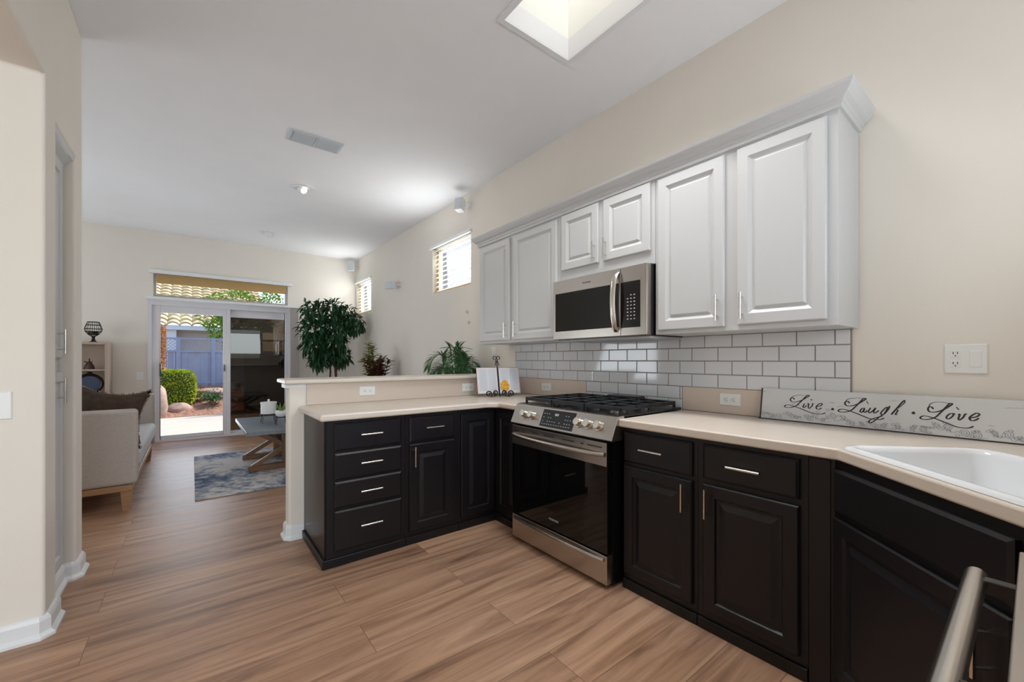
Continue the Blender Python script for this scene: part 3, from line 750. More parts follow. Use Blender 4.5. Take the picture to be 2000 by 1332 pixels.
# ------------------------------------------------------------------ ceiling items
r = thing('ceiling_vent', (.825, 3.762, HC-.02), 'grey rectangular air vent with two louvred halves on the ceiling', 'vent')
build(MB().panel((.62,3.865,HC-.0005), (1,0,0), (0,-1,0), (0,0,-1), .41, .20, [(0,.006),(.012,.012),(.03,.006)]), 'frame', M_greyvent, r)
lv = MB()
for x0, x1 in ((.655,.815),(.835,.995)):
    for i in range(9): lv.beam((x0, 3.69+i*.018, HC-.012), (x1, 3.69+i*.018, HC-.012), .003, .019, up=(0,-.93,.36))
build(lv, 'louvres', M_greyvent, r)
build(MB().box(.818,.832,3.675,3.85,HC-.016,HC-.007), 'divider', M_greyvent, r)
M_bulb = emit('warm_bulb', (1,.82,.62,1), 9)
def downlight(x, y, label, lit):
    r = thing('recessed_light', (x, y, HC-.02), label, 'light')
    build(MB().lathe((x,y,HC-.012), [(.05,.011),(.085,.011),(.088,.008),(.084,0),(.058,-.002),(.05,.004)]), 'trim_ring', M_trim, r, smooth=True)
    d = Vector((.35,-.75,-.55)).normalized(); c = Vector((x, y, HC-.005))
    eb = build(MB().tube([c+Vector((0,0,.004)), c+d*.052], [.05,.042], 20), 'eyeball', M_trim, r, smooth=True)
    build(MB().tube([c+d*.0525, c+d*.056], [.028,.024], 20), 'bulb', M_bulb if lit else M_plast, eb)
    if lit: lamp('recessed_lamp', 'SPOT', c+d*.07, d, 12, (1,.86,.7), spot=80)
downlight(.93, 4.88, 'recessed eyeball ceiling light that is switched on', True)
downlight(.88, 6.93, 'recessed eyeball ceiling light that is off, nearest the patio door', False)

def speaker(c, rz, tilt, sz, label, wall):
    r = thing('wall_speaker', c, label, 'speaker', 'small white speakers high on the side wall')
    w, d, h = sz
    Mx = Matrix.Translation(Vector(c)) @ Matrix.Rotation(rz, 4, 'Z') @ Matrix.Rotation(tilt, 4, 'X')
    mb = MB(); mb.M = Mx; mb.loft([[(-w/2,-d/2,-h/2),(w/2,-d/2,-h/2),(w/2,-d/2,h/2),(-w/2,-d/2,h/2)],[(-w*.38,d/2,-h*.42),(w*.38,d/2,-h*.42),(w*.38,d/2,h*.42),(-w*.38,d/2,h*.42)]])
    build(mb, 'case', M_plast, r, bevel=.008)
    mb = MB(); mb.M = Mx; mb.box(-w*.44, w*.44, -d/2-.006, -d/2-.0005, -h*.44, h*.44); build(mb, 'grille', M_greyvent, r, bevel=.004)
    mb = MB(); a = Mx @ Vector((0,d/2,0)); mb.cyl(a, wall, .012, n=10); mb.cyl(Vector(wall), Vector(wall)+Vector((.0,0,0))+ (Vector((-.006,0,0)) if abs(wall[0]-W) < .02 else Vector((0,-.006,0))), .03, n=16)
    build(mb, 'bracket', M_plast, r, smooth=True)
speaker((2.315,3.88,2.885), radians(-60), radians(-14), (.10,.09,.15), 'white speaker angled down above the high window by the cabinets', (W-.001,3.86,2.90))
speaker((2.31,5.85,2.29), radians(-62), radians(0), (.17,.10,.11), 'wide white speaker on the wall between the two high windows', (W-.001,5.75,2.30))
speaker((2.30,7.70,2.90), radians(-40), radians(0), (.11,.10,.18), 'white speaker in the far top corner above the tree', (W-.001,7.78,2.92))

# ------------------------------------------------------------------ pantry
PX = -.565
r = thing('pantry_cabinet', (PX, 3.03, 0), 'white built-in pantry cabinet with two stacked doors in the left wall', 'cabinet')
build(MB().box(-.608, PX, 2.822, 3.233, .0, 2.30), 'body', M_white, r)
PFc = Face((PX, 0, 0), (0,1,0), (1,0,0))
door(PFc, r, 2.84, 3.215, 1.205, 2.235, M_white, (3.10, 1.29, True))
door(PFc, r, 2.84, 3.215, .11, 1.13, M_white, (3.10, 1.04, True))
cr = MB(); pr = [(0,0),(.012,.004),(.02,.03),(.045,.06),(.055,.066),(.06,.085),(0,.085)]
cr.loft([[(PX+a, y, 2.213+z) for a, z in pr] for y in (2.822, 3.2335)])
build(cr, 'crown', M_white, r)

# ------------------------------------------------------------------ sign
r = thing('painted_sign', (2.37, .32, ZC), 'long white distressed wooden sign with script lettering leaning on the wall behind the sink', 'sign')
SP0 = Vector((2.362, 0, ZC+.002)); SP1 = Vector((2.392, 0, 1.046)); sd = (SP1-SP0).normalized(); sn = Vector((-sd.z, 0, sd.x)); SH = (SP1-SP0).length
def spt(y, t, d=0): p = SP0+sd*t+sn*d; return Vector((p.x, y, p.z))
y_l, y_r = .902, -.30
m_board = bpy.data.materials.new('distressed_white_board'); m_board.use_nodes = True
nt = m_board.node_tree; N = nt.nodes; L = nt.links; b = N['Principled BSDF']; b.inputs['Roughness'].default_value = .6
tc = N.new('ShaderNodeTexCoord'); mp = N.new('ShaderNodeMapping'); mp.inputs['Scale'].default_value = (1,5,22); L.new(tc.outputs['Object'], mp.inputs[0])
nz = N.new('ShaderNodeTexNoise'); nz.inputs['Scale'].default_value = 1.8; nz.inputs['Detail'].default_value = 8; L.new(mp.outputs[0], nz.inputs['Vector'])
cr_ = N.new('ShaderNodeValToRGB'); cr_.color_ramp.elements[0].position = .22; cr_.color_ramp.elements[0].color = srgb(120,112,112)
cr_.color_ramp.elements[1].position = .36; cr_.color_ramp.elements[1].color = srgb(216,217,217); L.new(nz.outputs['Fac'], cr_.inputs[0]); L.new(cr_.outputs[0], b.inputs['Base Color'])
bd = MB(); q = [spt(y_l-.008,0),spt(y_r,0),spt(y_r,SH),spt(y_l-.008,SH)]; bd.loft([[p-sn*.012 for p in q], q])
bo = build(bd, 'board', m_board, r, bevel=.001)
eg = MB(); q = [spt(y_l+.004,-.002,-.001),spt(y_r,-.002,-.001),spt(y_r,.0035,-.001),spt(y_l+.004,.0035,-.001)]
eg.loft([[p-sn*.014 for p in q],[p+sn*.0022 for p in q]])
q = [spt(y_l-.0079,0,-.012),spt(y_l-.002,0,-.012),spt(y_l-.002,SH,-.012),spt(y_l-.0079,SH,-.012)]; eg.loft([[p for p in q],[p+sn*.0135 for p in q]])
build(eg, 'dark_edge', M_ink, r)
# lettering strokes, measured on the board: (y along the board, height)
def unp(px, py):
    """sign-board coordinates of a measured mark"""
    a = (px-1000)/F; bb = -(py-703)/F; s_, c_ = sin(YAW), cos(YAW); D = Vector((s_+a*c_, c_-a*s_, bb)); O = Vector((0,0,CAMH))
    t = (SP0-O).dot(sn)/D.dot(sn); p = O+D*t; return (p.y, (p-SP0).dot(sd))
c5 = lambda P: [unp(1480+x/7.143, 740+y/7.143) for x, y in P]
c6 = lambda P: [unp(1720+x/7.143, 760+y/7.143) for x, y in P]
LET = []
def L_(tr, ox, oy, k=1.0): return tr([(ox+x*k, oy+y*k) for x, y in Lpts])
Lpts = [(145,60),(120,35),(92,45),(88,70),(112,92),(170,92),(240,72),(300,40),(345,10),(340,0),(315,5),(270,50),(215,105),(170,145),(120,165),(60,172),(15,165),(5,150),(35,135),(90,140),(150,158),(225,185),(310,220),(390,250),(460,262),(530,262),(575,245)]
LET.append((L_(c5, 370, 228), .0033))
LET.append((c5([(460,290),(470,262),(510,238),(580,226),(650,232)]), .0018))
LET.append((c5([(655,345),(632,385),(645,400),(685,372)]), .0032)); LET.append((c5([(742,285),(752,298)]), .004))
LET.append((c5([(692,355),(712,345),(706,395),(722,412),(760,375),(768,345),(785,345)]), .0030))
LET.append((c5([(822,388),(870,378),(898,355),(882,340),(845,358),(815,395),(830,422),(862,422),(890,405)]), .0034))
LET.append((L_(c5, 1120, 272, 1.12), .0036))
LET.append((c5([(1225,325),(1245,290),(1300,272),(1400,266),(1500,278)]), .0018)); LET.append((c5([(1515,310),(1545,350)]), .0018))
LET.append((c5([(1490,408),(1455,415),(1428,448),(1445,468),(1478,440),(1492,408),(1478,455),(1500,468),(1525,440)]), .0032))
LET.append((c5([(1575,405),(1545,452),(1562,474),(1605,445),(1645,405),(1618,460),(1635,478),(1690,440)]), .0032))
LET.append((c6([(112,250),(70,262),(8,325),(12,355),(50,345),(105,285),(128,235)]), .0032))
LET.append((c5([(1815,400),(1770,480),(1700,530),(1620,590),(1570,615),(1548,600),(1575,570),(1660,540),(1740,520)]), .003))
LET.append((c6([(338,155),(300,185),(220,275),(150,355)]), .0036)); LET.append((c6([(338,155),(330,195),(240,270)]), .002))
LET.append((c6([(165,335),(205,295),(240,292),(225,325),(205,355),(235,355)]), .0032))
LET.append((L_(c6, 548, 200, 1.30), .0036))
LET.append((c6([(668,262),(690,210),(750,184),(850,182),(1000,205)]), .0018)); LET.append((c6([(1055,250),(1092,290)]), .002))
LET.append((c6([(1010,340),(965,345),(920,385),(930,415),(972,405),(1015,365),(1010,340),(1045,350)]), .0034))
LET.append((c6([(1080,360),(1105,350),(1085,415),(1105,430),(1155,390),(1180,348),(1205,352)]), .0032))
LET.append((c6([(1250,402),(1330,388),(1378,358),(1345,335),(1285,360),(1240,400),(1262,438),(1315,435),(1372,405)]), .0036))
lt = MB()
K = 1.35
def ribbon(mb, pts, w, d=.0008):
    P = catmull([(a, b, 0) for a, b in pts], 5)
    A = []; B = []
    for i, p in enumerate(P):
        t = (P[min(i+1,len(P)-1)]-P[max(i-1,0)]);
        if t.length < 1e-9: t = Vector((1,0,0))
        t.normalize(); n = Vector((-t.y, t.x, 0)); down = abs(t.y); ww = w*K*(.5+.8*down)/2
        A.append(p+n*ww); B.append(p-n*ww)
    n = len(P); vs = [spt(p.x, p.y, d) for p in A]+[spt(p.x, p.y, d) for p in B]
    mb.add(vs, [(i, i+1, n+i+1, n+i) for i in range(n-1)])
for pts, w in LET: ribbon(lt, pts, w)
def dot(mb, y, t, rad, d=.0008):
    mb.add([spt(y+rad*cos(2*pi*k/14), t+rad*sin(2*pi*k/14), d) for k in range(14)], [list(range(14))])
for q in (c5([(1045,422)])[0], c6([(458,332)])[0]): dot(lt, q[0], q[1], .0058)
build(lt, 'script_lettering', M_ink, bo)
fl = MB(); rf = random.Random(11)
y = .885
while y > -.25:
    t0 = rf.uniform(.016, .042); R_ = rf.uniform(.008, .016)
    for j in range(2):
        pts = [(y+R_*(1-k/14)*cos(k*1.1), t0+R_*(1-k/14)*sin(k*1.1)) for k in range(13)]
        ribbon(fl, pts, .0012, .0006); 
    for j in range(3):
        a = rf.uniform(0, 2*pi); c = (y+R_*1.6*cos(a), t0+R_*1.3*sin(a)*.8)
        if not .006 < c[1] < .06: continue
        ribbon(fl, [(c[0]+.006*cos(k*1.05), c[1]+.004*sin(k*1.05)) for k in range(7)], .0011, .0006)
    ribbon(fl, [(y, t0-R_*.5), (y-.012, max(.008,t0-R_*1.4)), (y-.028, max(.010,t0-R_*.8))], .0011, .0006)
    y -= rf.uniform(.030, .046)
build(fl, 'floral_print', M_inkpale, bo)

# ------------------------------------------------------------------ open book on wire easel
r = thing('book_easel', (2.08, 2.79, ZC), 'dark wire scroll easel standing on the counter corner', 'easel')
bc = Vector((2.045, 2.79, ZC)); bu = Vector((.94, -.34, 0)).normalized(); bn = Vector((-.34, -.94, 0)).normalized(); lean = (UZ*.96-bn*.28).normalized()
def bp(a, z, d=0): return bc+bu*a+lean*z+bn*d
def spiral(c0, r0, turns, start, dirn=1, n=22):
    return [bp(c0[0]+r0*(1-.75*k/n)*cos(start+dirn*turns*2*pi*k/n), c0[1]+r0*(1-.75*k/n)*sin(start+dirn*turns*2*pi*k/n), .028) for k in range(n+1)]
ez = MB()
for sx in (-1, 1):
    ez.tube(spiral((sx*.098, .026), .031, 1.4, -pi/2, -sx), .0048, 6); ez.tube(spiral((sx*.036, .034), .024, 1.4, -pi/2, sx), .0048, 6)
    ez.tube([bp(sx*.098,-.002,.028), bp(sx*.066,.004,.028), bp(sx*.036,.010,.028), bp(0,.02,.026)], .0035, 6)
build(ez, 'front_scrolls', M_darkmetal, r, smooth=True)
ez = MB(); ez.tube([bp(0,.0,.02), bp(0,.12,.012), bp(0,.31,.0)], .0045, 6)
for sx in (-1, 1):
    ez.tube([bp(sx*.017,.27,0), bp(sx*.006,.315,0)]+[bp(sx*(.016+.015*cos(a)), .340+.014*sin(a), 0) for a in [pi+.9-i*.55*1 for i in range(11)]], .0035, 6)
ez.tube([bp(0,.26,-.004), bp(0,.10,-.09)+Vector((0,0,-.0)), Vector((*(bp(0,0,-.115).xy), ZC+.003))], .0035, 6)
build(ez, 'back_frame', M_darkmetal, r, smooth=True)
r = thing('open_book', (2.045, 2.79, ZC+.02), 'open book with white pages and an orange flower picture on the wire easel', 'book')
for sx, nm in ((-1,'page_block'),(1,'page_block')):
    mb = MB(); n = 8; top = []; 
    def bk(a, z, d): return bp(a, z, d)
    ringF = []
    for zz in (.030, .250):
        ringF.append([bk(sx*(.008+.176*k/n), zz, .009+.006*sin(pi*min(1,k/n*1.2))) for k in range(n+1)]+[bk(sx*(.008+.176*(n-k)/n), zz, .0045) for k in range(n+1)])
    mb.loft(ringF); pb_ = build(mb, nm, M_paper, r)
    bd_ = MB()
    for a0, a1, z0, z1 in ((.008,.186,.028,.034),(.008,.186,.246,.252),(.178,.187,.028,.252)):
        bd_.add([bk(sx*a0,z0,.0170),bk(sx*a1,z0,.0125),bk(sx*a1,z1,.0125),bk(sx*a0,z1,.0170)], [(0,1,2,3)])
    build(bd_, 'page_border', M_pink, pb_)
cv = MB().loft([[bp(-.188,z,.0038),bp(.188,z,.0038),bp(.188,z,.0008),bp(-.188,z,.0008)] for z in (.026,.254)])
build(cv, 'cover', mat('dark_red_cover', srgb(84,50,40), .5), r)
fw = MB()
for k in range(7):
    a = 2*pi*k/7; c = (.052+.022*cos(a), .092+.030*sin(a))
    fw.add([bp(c[0]+.019*cos(2*pi*j/10), c[1]+.021*sin(2*pi*j/10), .0172+.0002*k) for j in range(10)], [list(range(10))])
fw.add([bp(.05+.012*cos(2*pi*j/10), .085+.012*sin(2*pi*j/10), .0190) for j in range(10)], [list(range(10))])
build(fw, 'flower_picture', M_flower, r)
# printed columns of text on the pages
tx = MB()
for sx in (-1, 1):
    for c0, c1 in ((.022,.088),(.100,.166)):
        for j in range(17):
            if sx > 0 and c0 < .05 and j > 8: continue
            z = .232-j*.011
            tx.add([bp(sx*c0,z,.0172),bp(sx*c1,z,.0168),bp(sx*c1,z+.003,.0168),bp(sx*c0,z+.003,.0172)], [(0,1,2,3)])
build(tx, 'printed_text', mat('grey_blue_print', srgb(196,200,212), .7), r)

# ------------------------------------------------------------------ plants
def leaf(mb, base, d, L, w, fold=.25, droop=.3, n=3, up=(0,0,1)):
    d = Vector(d).normalized(); a = d.cross(Vector(up))
    if a.length < 1e-3: a = Vector((1,0,0))
    a.normalize(); u = a.cross(d).normalized(); p = Vector(base); vs = []
    for i in range(n+1):
        t = i/n; ww = w*sin(pi*min(1, .12+t*.88))**.8 if i < n else 0.0
        c = p+d*L*t-Vector((0,0,1))*droop*L*t*t
        vs += [c-a*ww/2+u*ww*fold, c, c+a*ww/2+u*ww*fold]
    fs = []
    for i in range(n):
        k = i*3; fs += [(k,k+1,k+4,k+3),(k+1,k+2,k+5,k+4)]
    mb.add(vs, fs)
def pot(root, c, rad, h, m=M_pot, name='pot'):
    build(MB().lathe(c, [(0,0),(rad*.72,0),(rad*.98,h*.9),(rad*1.05,h*.9),(rad*1.05,h),(rad*.9,h),(rad*.88,h*.93),(0,h*.93)]), name, m, root, smooth=True)
rp = random.Random(5)
# ficus in the far corner
r = thing('potted_tree', (1.87, 7.25, 0), 'tall potted tree with dense drooping dark green leaves in the far corner', 'plant')
pot(r, (1.87,7.25,0), .19, .34)
tk = MB()
for k, (dx, dy, a) in enumerate(((-.04,.02,-.12),(.01,-.03,.05),(.05,.03,.10))):
    tk.tube(catmull([(1.87+dx,7.25+dy,.31),(1.87+dx*1.6+.03*sin(k*2),7.25+dy,.7),(1.87+dx*.6+a*.2,7.25+dy,1.1),(1.87+a*1.2,7.25+dy*2,1.55)], 4), [.022-.001*i for i in range(13)], 8)
build(tk, 'trunk', M_bark, r, smooth=True)
fo = MB()
clusters = [((1.56,7.22,1.98),.20),((1.84,7.25,2.0),.20),((2.06,7.2,1.93),.20),((2.17,7.1,1.80),.15),((1.55,7.2,1.70),.21),((1.85,7.2,1.72),.25),((1.56,7.2,1.45),.19),((1.86,7.22,1.46),.22),((1.72,7.2,1.28),.19),((1.98,7.22,1.24),.15),((1.62,7.2,1.18),.12)]
for c, R in clusters:
    for k in range(int(900*R)):
        v_ = Vector((rp.gauss(0,1), rp.gauss(0,1), rp.gauss(0,1))).normalized()*R*rp.uniform(.5,1.0)
        p = Vector(c)+v_; p.x = min(p.x, 2.33)
        dd_ = Vector((v_.x*2.2+rp.uniform(-.3,.3), v_.y*2.2+rp.uniform(-.3,.3), rp.uniform(-.7,.45)+v_.z*2.0))
        leaf(fo, p, dd_, rp.uniform(.08,.13), rp.uniform(.034,.052), droop=.3)
for v_ in fo.v: v_.x = min(v_.x, 2.40); v_.y = min(v_.y, 7.70)
build(fo, 'foliage', M_leafd, r)
# croton on a stand
r = thing('potted_croton', (2.12, 5.9, 0), 'bushy croton plant with dark red and yellow-green leaves behind the bar', 'plant')
pot(r, (2.12,5.9,.0), .16, .75, M_pot)
st = MB(); fr_ = MB(); fy = MB()
for k in range(26):
    a = rp.uniform(0, 2*pi); R = rp.uniform(.03,.20); tip = Vector((2.12+R*cos(a), 5.9+R*sin(a), rp.uniform(1.0,1.22)))
    if k < 4: tip = Vector((2.02+.05*rp.random(), 5.85+.05*k, 1.3+.04*k))
    P = catmull([(2.12,5.9,.70), ((2.12+tip.x)/2, (5.9+tip.y)/2, .9), tip], 5); st.tube(P, .005, 5)
    for i, p in enumerate(P[3:]):
        for j in range(4):
            b_ = rp.uniform(0, 2*pi)
            leaf(fy if (k < 5 and i > 2) else fr_, p, (cos(b_), sin(b_), rp.uniform(.1,.9)), rp.uniform(.08,.16), rp.uniform(.028,.045), droop=.2)
for mbx in (fr_, fy):
    for v_ in mbx.v: v_.x = min(v_.x, 2.40)
build(st, 'stems', M_bark, r); build(fr_, 'red_leaves', M_leafr, r); build(fy, 'yellow_leaves', M_leafy, r)
# palm / fern
r = thing('potted_palm', (2.14, 3.68, 0), 'leafy green parlour palm behind the bar next to the wall cabinets', 'plant')
pot(r, (2.14,3.68,0), .17, .72, mat('dark_planter', (.03,.03,.03,1), .5))
fd = MB(); sm = MB()
for k in range(19):
    a = 2*pi*k/19*1.0+rp.uniform(-.15,.15); reach = rp.uniform(.18,.28); top = rp.uniform(1.09,1.24)
    dx, dy = cos(a), sin(a)
    if dx > .2: reach *= .72
    if k % 4 == 0: reach *= .35; top = 1.30
    P = catmull([(2.14,3.68,.70), (2.14+dx*reach*.25,3.68+dy*reach*.25,.98), (2.14+dx*reach*.6,3.68+dy*reach*.6,top), (2.14+dx*reach,3.68+dy*reach,top-.02), (2.14+dx*reach*1.25,3.68+dy*reach*1.25,top-.12)], 6)
    sm.tube(P, .003, 5)
    for i in range(7, len(P)-1):
        t = (P[i+1]-P[i-1]).normalized(); sd_ = t.cross(UZ).normalized(); Lf = .12*sin(pi*(i-5)/(len(P)-3))+.03
        for s_ in (-1, 1): leaf(fd, P[i], sd_*s_+t*.9+UZ*.2, Lf*1.1, .015, droop=.2, n=3)
for v_ in fd.v+sm.v: v_.x = min(v_.x, 2.405); v_.y = max(v_.y, 3.36)
build(sm, 'stalks', M_leafg, r); build(fd, 'fronds', M_leafg, r)

# ------------------------------------------------------------------ living room furniture
# rug
rg = MB().box(.02, 1.95, 4.38, 6.36, 0.0005, .010)
build(rg, 'area_rug', M_rug, label='distressed blue and grey area rug under the coffee table', cat='rug', bevel=.003)
# sofa, facing +X
r = thing('sofa', (-.80, 5.45, 0), 'oatmeal linen sofa with wooden base seen end on at the left', 'sofa')
sx0, sx1, sy0, sy1 = -1.28, -.345, 4.42, 6.52
build(MB().box(sx0+.03, sx1-.03, sy0+.015, sy1-.015, .155, .205), 'base_rail', M_wood, r, bevel=.006)
for x in (sx1-.065, sx0+.065):
    for y in (sy0+.055, sy1-.055):
        l = MB(); l.loft([[(x-.024,y-.024,.0),(x+.024,y-.024,0),(x+.024,y+.024,0),(x-.024,y+.024,0)],[(x-.035,y-.035,.156),(x+.035,y-.035,.156),(x+.035,y+.035,.156),(x-.035,y+.035,.156)]])
        build(l, 'leg', M_wood, r)
build(MB().box(sx0, sx1, sy0, sy0+.13, .206, .800), 'arm', M_fabric, r, bevel=.03, seg=4)
build(MB().box(sx0, sx1, sy1-.13, sy1, .206, .800), 'arm', M_fabric, r, bevel=.03, seg=4)
build(MB().box(sx0, sx0+.16, sy0+.131, sy1-.131, .206, .80), 'back', M_fabric, r, bevel=.03, seg=4)
build(MB().box(sx0+.161, sx1-.03, sy0+.131, sy1-.131, .206, .31), 'seat_deck', M_fabric, r, bevel=.01)
build(MB().box(sx0+.165, sx1+.01, sy0+.136, sy1-.136, .312, .46), 'seat_cushion', M_cush, r, bevel=.04, seg=4)
def pillow(name, c, w, h, t, rot, m, label, fringe=None):
    n = 14; M = Matrix.Translation(Vector(c)) @ rot
    r = thing(name, c, label, 'cushion')
    mb = MB(); mb.M = M; front = []; 
    def surf(u, v, s):
        e = (max(0,1-u**4)*max(0,1-v**4))**.55
        return (u*w/2*(1-.20*(1-v*v)*abs(u)), s*t/2*e+.006*sin(7*u+3*v)*e, v*h/2*(1-.24*(1-u*u)*abs(v)))
    for s in (-1, 1):
        vs = [surf(-1+2*i/n, -1+2*j/n, s) for j in range(n+1) for i in range(n+1)]
        fs = [(j*(n+1)+i, j*(n+1)+i+1, (j+1)*(n+1)+i+1, (j+1)*(n+1)+i) for j in range(n) for i in range(n)]
        mb.add(vs, fs)
    body = build(mb, 'cover', m, r, smooth=True, ang=80)
    if fringe:
        fb = MB(); fb.M = M; q = random.Random(hash(name) % 7 if False else 4)
        for k in range(260):
            e = k % 4; u = q.uniform(-1, 1)
            if e == 0: b_, d_ = (u*w/2*.97, 0, h/2*(1-.24*(1-u*u))*.99), (q.uniform(-.3,.3), q.uniform(-.4,.4), 1)
            elif e == 1: b_, d_ = (u*w/2*.97, 0, -h/2*(1-.24*(1-u*u))*.99), (q.uniform(-.3,.3), q.uniform(-.4,.4), -1)
            elif e == 2: b_, d_ = (w/2*(1-.20*(1-u*u))*.99, 0, u*h/2*.97), (1, q.uniform(-.4,.4), q.uniform(-.3,.3))
            else: b_, d_ = (-w/2*(1-.20*(1-u*u))*.99, 0, u*h/2*.97), (-1, q.uniform(-.4,.4), q.uniform(-.3,.3))
            p = Vector(b_); fb.tube([p, p+Vector(d_).normalized()*q.uniform(.008,.016)], [.005,.002], 4)
        build(fb, 'fringe', fringe, r)
    return r
RX = lambda a: Matrix.Rotation(radians(a), 4, 'X'); RZ = lambda a: Matrix.Rotation(radians(a), 4, 'Z'); RY = lambda a: Matrix.Rotation(radians(a), 4, 'Y')
pillow('throw_pillow', (-.535, 4.665, .725), .46, .50, .15, RZ(6) @ RX(-10) @ RY(9), M_brownfur, 'dark brown plush throw pillow leaning on the near sofa arm', M_fringe)
pillow('throw_pillow', (-.93, 4.66, .69), .42, .42, .13, RZ(-4) @ RX(-8) @ RY(-6), mat('tan_plaid_cushion', srgb(112,88,66), .95, var=.5, vscale=30), 'tan and brown fringed throw pillow leftmost on the sofa', M_fringe)
pillow('throw_pillow', (-.54, 4.89, .705), .44, .44, .15, RZ(10) @ RX(-10) @ RY(10), mat('brown_velvet_cushion', srgb(84,62,46), .9, var=.2, vscale=20), 'brown velvet throw pillow behind the dark plush one on the sofa', None)

# bookcase
r = thing('bookcase', (-1.28, 7.62, 0), 'taupe open bookcase against the far wall behind the sofa', 'bookcase')
bx0, bx1, by0, by1 = -1.78, -.865, 7.46, 7.83
build(MB().box(bx1-.03, bx1, by0, by1, 0, 1.425), 'side_panel', M_shelf, r, bevel=.002)
build(MB().box(bx0, bx0+.03, by0, by1, 0, 1.425), 'side_panel', M_shelf, r, bevel=.002)
build(MB().box(bx0+.0305, bx1-.0305, by1-.012, by1, 0.0, 1.40), 'back_panel', M_shelf, r)
build(MB().box(bx0+.0305, bx1-.0305, by0, by1-.0125, 1.395, 1.425), 'top', M_shelf, r, bevel=.002)
for z in (.06, .40, .74, 1.055): build(MB().box(bx0+.0305, bx1-.0305, by0+.01, by1-.0125, z, z+.02), 'shelf', M_shelf, r)
# wire lantern on top
r = thing('wire_lantern', (-1.02, 7.62, 1.426), 'dark wire candle lantern with footed globe on top of the bookcase', 'lantern')
lc = Vector((-1.02, 7.62, 1.426)); wr = MB()
pr_ = [(.045,.0),(.02,.012),(.012,.045),(.016,.075),(.05,.10),(.078,.14),(.085,.175),(.07,.225),(.055,.265)]
for k in range(12):
    a = 2*pi*k/12; wr.tube([lc+Vector((q[0]*cos(a), q[0]*sin(a), q[1]+.002)) for q in pr_], .0028, 5)
for i in (0, 4, 5, 6, 7, 8):
    rr2, zz = pr_[i]; wr.tube([lc+Vector((rr2*cos(2*pi*k/20), rr2*sin(2*pi*k/20), zz+.002)) for k in range(20)], .0035, 5, loop=True)
build(wr, 'wire_cage', M_darkmetal, r, smooth=True)
build(MB().lathe(lc+Vector((0,0,.105)), [(0,0),(.05,0),(.05,.04),(0,.04)]), 'candle_holder', M_darkmetal, r, smooth=True)
# shelf ornaments
r = thing('shelf_ornament', (-1.055, 7.60, 1.076), 'small dark bell-shaped ornament on the upper shelf of the bookcase', 'ornament')
oc = Vector((-1.055, 7.60, 1.0755))
build(MB().lathe(oc, [(0,0),(.052,0),(.05,.03),(.036,.06),(.026,.08),(.008,.10),(.010,.115),(.004,.14),(0,.142)]), 'body', mat('aged_bronze', srgb(80,62,50), .5, .5), r, smooth=True)
build(MB().tube([oc+Vector((-.05,0,.10)), oc+Vector((0,0,.085)), oc+Vector((.03,0,.10))], .006, 6), 'wings', M_darkmetal, r, smooth=True)
r = thing('mantel_mirror', (-1.05, 7.60, .762), 'round dark framed blue mirror ornament on the lower shelf of the bookcase', 'ornament')
oc = Vector((-1.05, 7.58, .885))
build(MB().tube([oc+Vector((.118*cos(2*pi*k/28), 0, .118*sin(2*pi*k/28))) for k in range(28)], .018, 8, loop=True), 'frame', M_darkmetal, r, smooth=True)
build(MB().cyl(oc+Vector((0,.004,0)), oc+Vector((0,-.004,0)), .108, n=28), 'mirror_face', mat('blue_slate_glass', srgb(60,74,98), .15), r)
build(MB().blob(oc+Vector((0,0,.138)), .028, .018, .02).box(oc.x-.05, oc.x+.05, oc.y-.03, oc.y+.03, .7605, .772), 'crest', M_darkmetal, r, smooth=True)

# coffee table: top .42..1.25 x, 4.78..6.05 y
r = thing('coffee_table', (.83, 5.42, .0105), 'grey-topped trestle coffee table with crossed wooden legs on the rug', 'table')
build(MB().box(.42, 1.24, 4.78, 6.05, .438, .478), 'table_top', M_tabletop, r, bevel=.004)
for y in (5.14, 5.78):
    build(MB().box(.47, 1.19, y-.04, y+.04, .0105, .065), 'foot', M_tablewood, r, bevel=.004)
    build(MB().box(.79, .87, y-.035, y+.035, .066, .437), 'post', M_tablewood, r, bevel=.004)
    build(MB().beam((.50,y,.05),(1.14,y,.43),.045,.045,up=(0,1,0)), 'brace', M_tablewood, r)
    build(MB().beam((1.16,y+.001,.05),(.52,y+.001,.43),.045,.045,up=(0,1,0)), 'brace', M_tablewood, r)
build(MB().box(.80, .86, 5.176, 5.744, .20, .26), 'stretcher', M_tablewood, r, bevel=.003)
# things on the coffee table
def wire_stand(c, w, h, label, nm='plant_stand'):
    r = thing(nm, c, label, 'stand'); mb = MB(); x, y, z = c
    for sx in (-1,1):
        for sy in (-1,1): mb.tube([(x+sx*w*.62,y+sy*w*.62,z+.001),(x+sx*w*.5,y+sy*w*.5,z+h)], .0035, 6)
    build(mb, 'legs', M_black, r)
    build(MB().tube([(x+w*.72*cos(2*pi*k/20), y+w*.72*sin(2*pi*k/20), z+h) for k in range(20)], .004, 6, loop=True).box(x-w*.7, x+w*.7, y-.003, y+.003, z+h-.003, z+h+.002), 'ring', M_black, r)
    return r
zT = .4785
wire_stand((.69, 5.40, zT), .11, .10, 'low black wire stand holding the white canister on the coffee table')
r = thing('canister', (.69, 5.40, zT+.105), 'white lidded canister on the left wire stand on the coffee table', 'canister')
build(MB().lathe((.69,5.40,zT+.105), [(0,0),(.075,0),(.078,.01),(.078,.115),(0,.115)]), 'body', M_plast, r, smooth=True)
build(MB().lathe((.69,5.40,zT+.2205), [(0,0),(.082,0),(.082,.016),(.012,.022),(.010,.036),(.014,.044),(0,.05)]), 'lid', M_plast, r, smooth=True)
wire_stand((.78, 5.16, zT), .085, .085, 'small black wire stand holding the succulent pot on the coffee table')
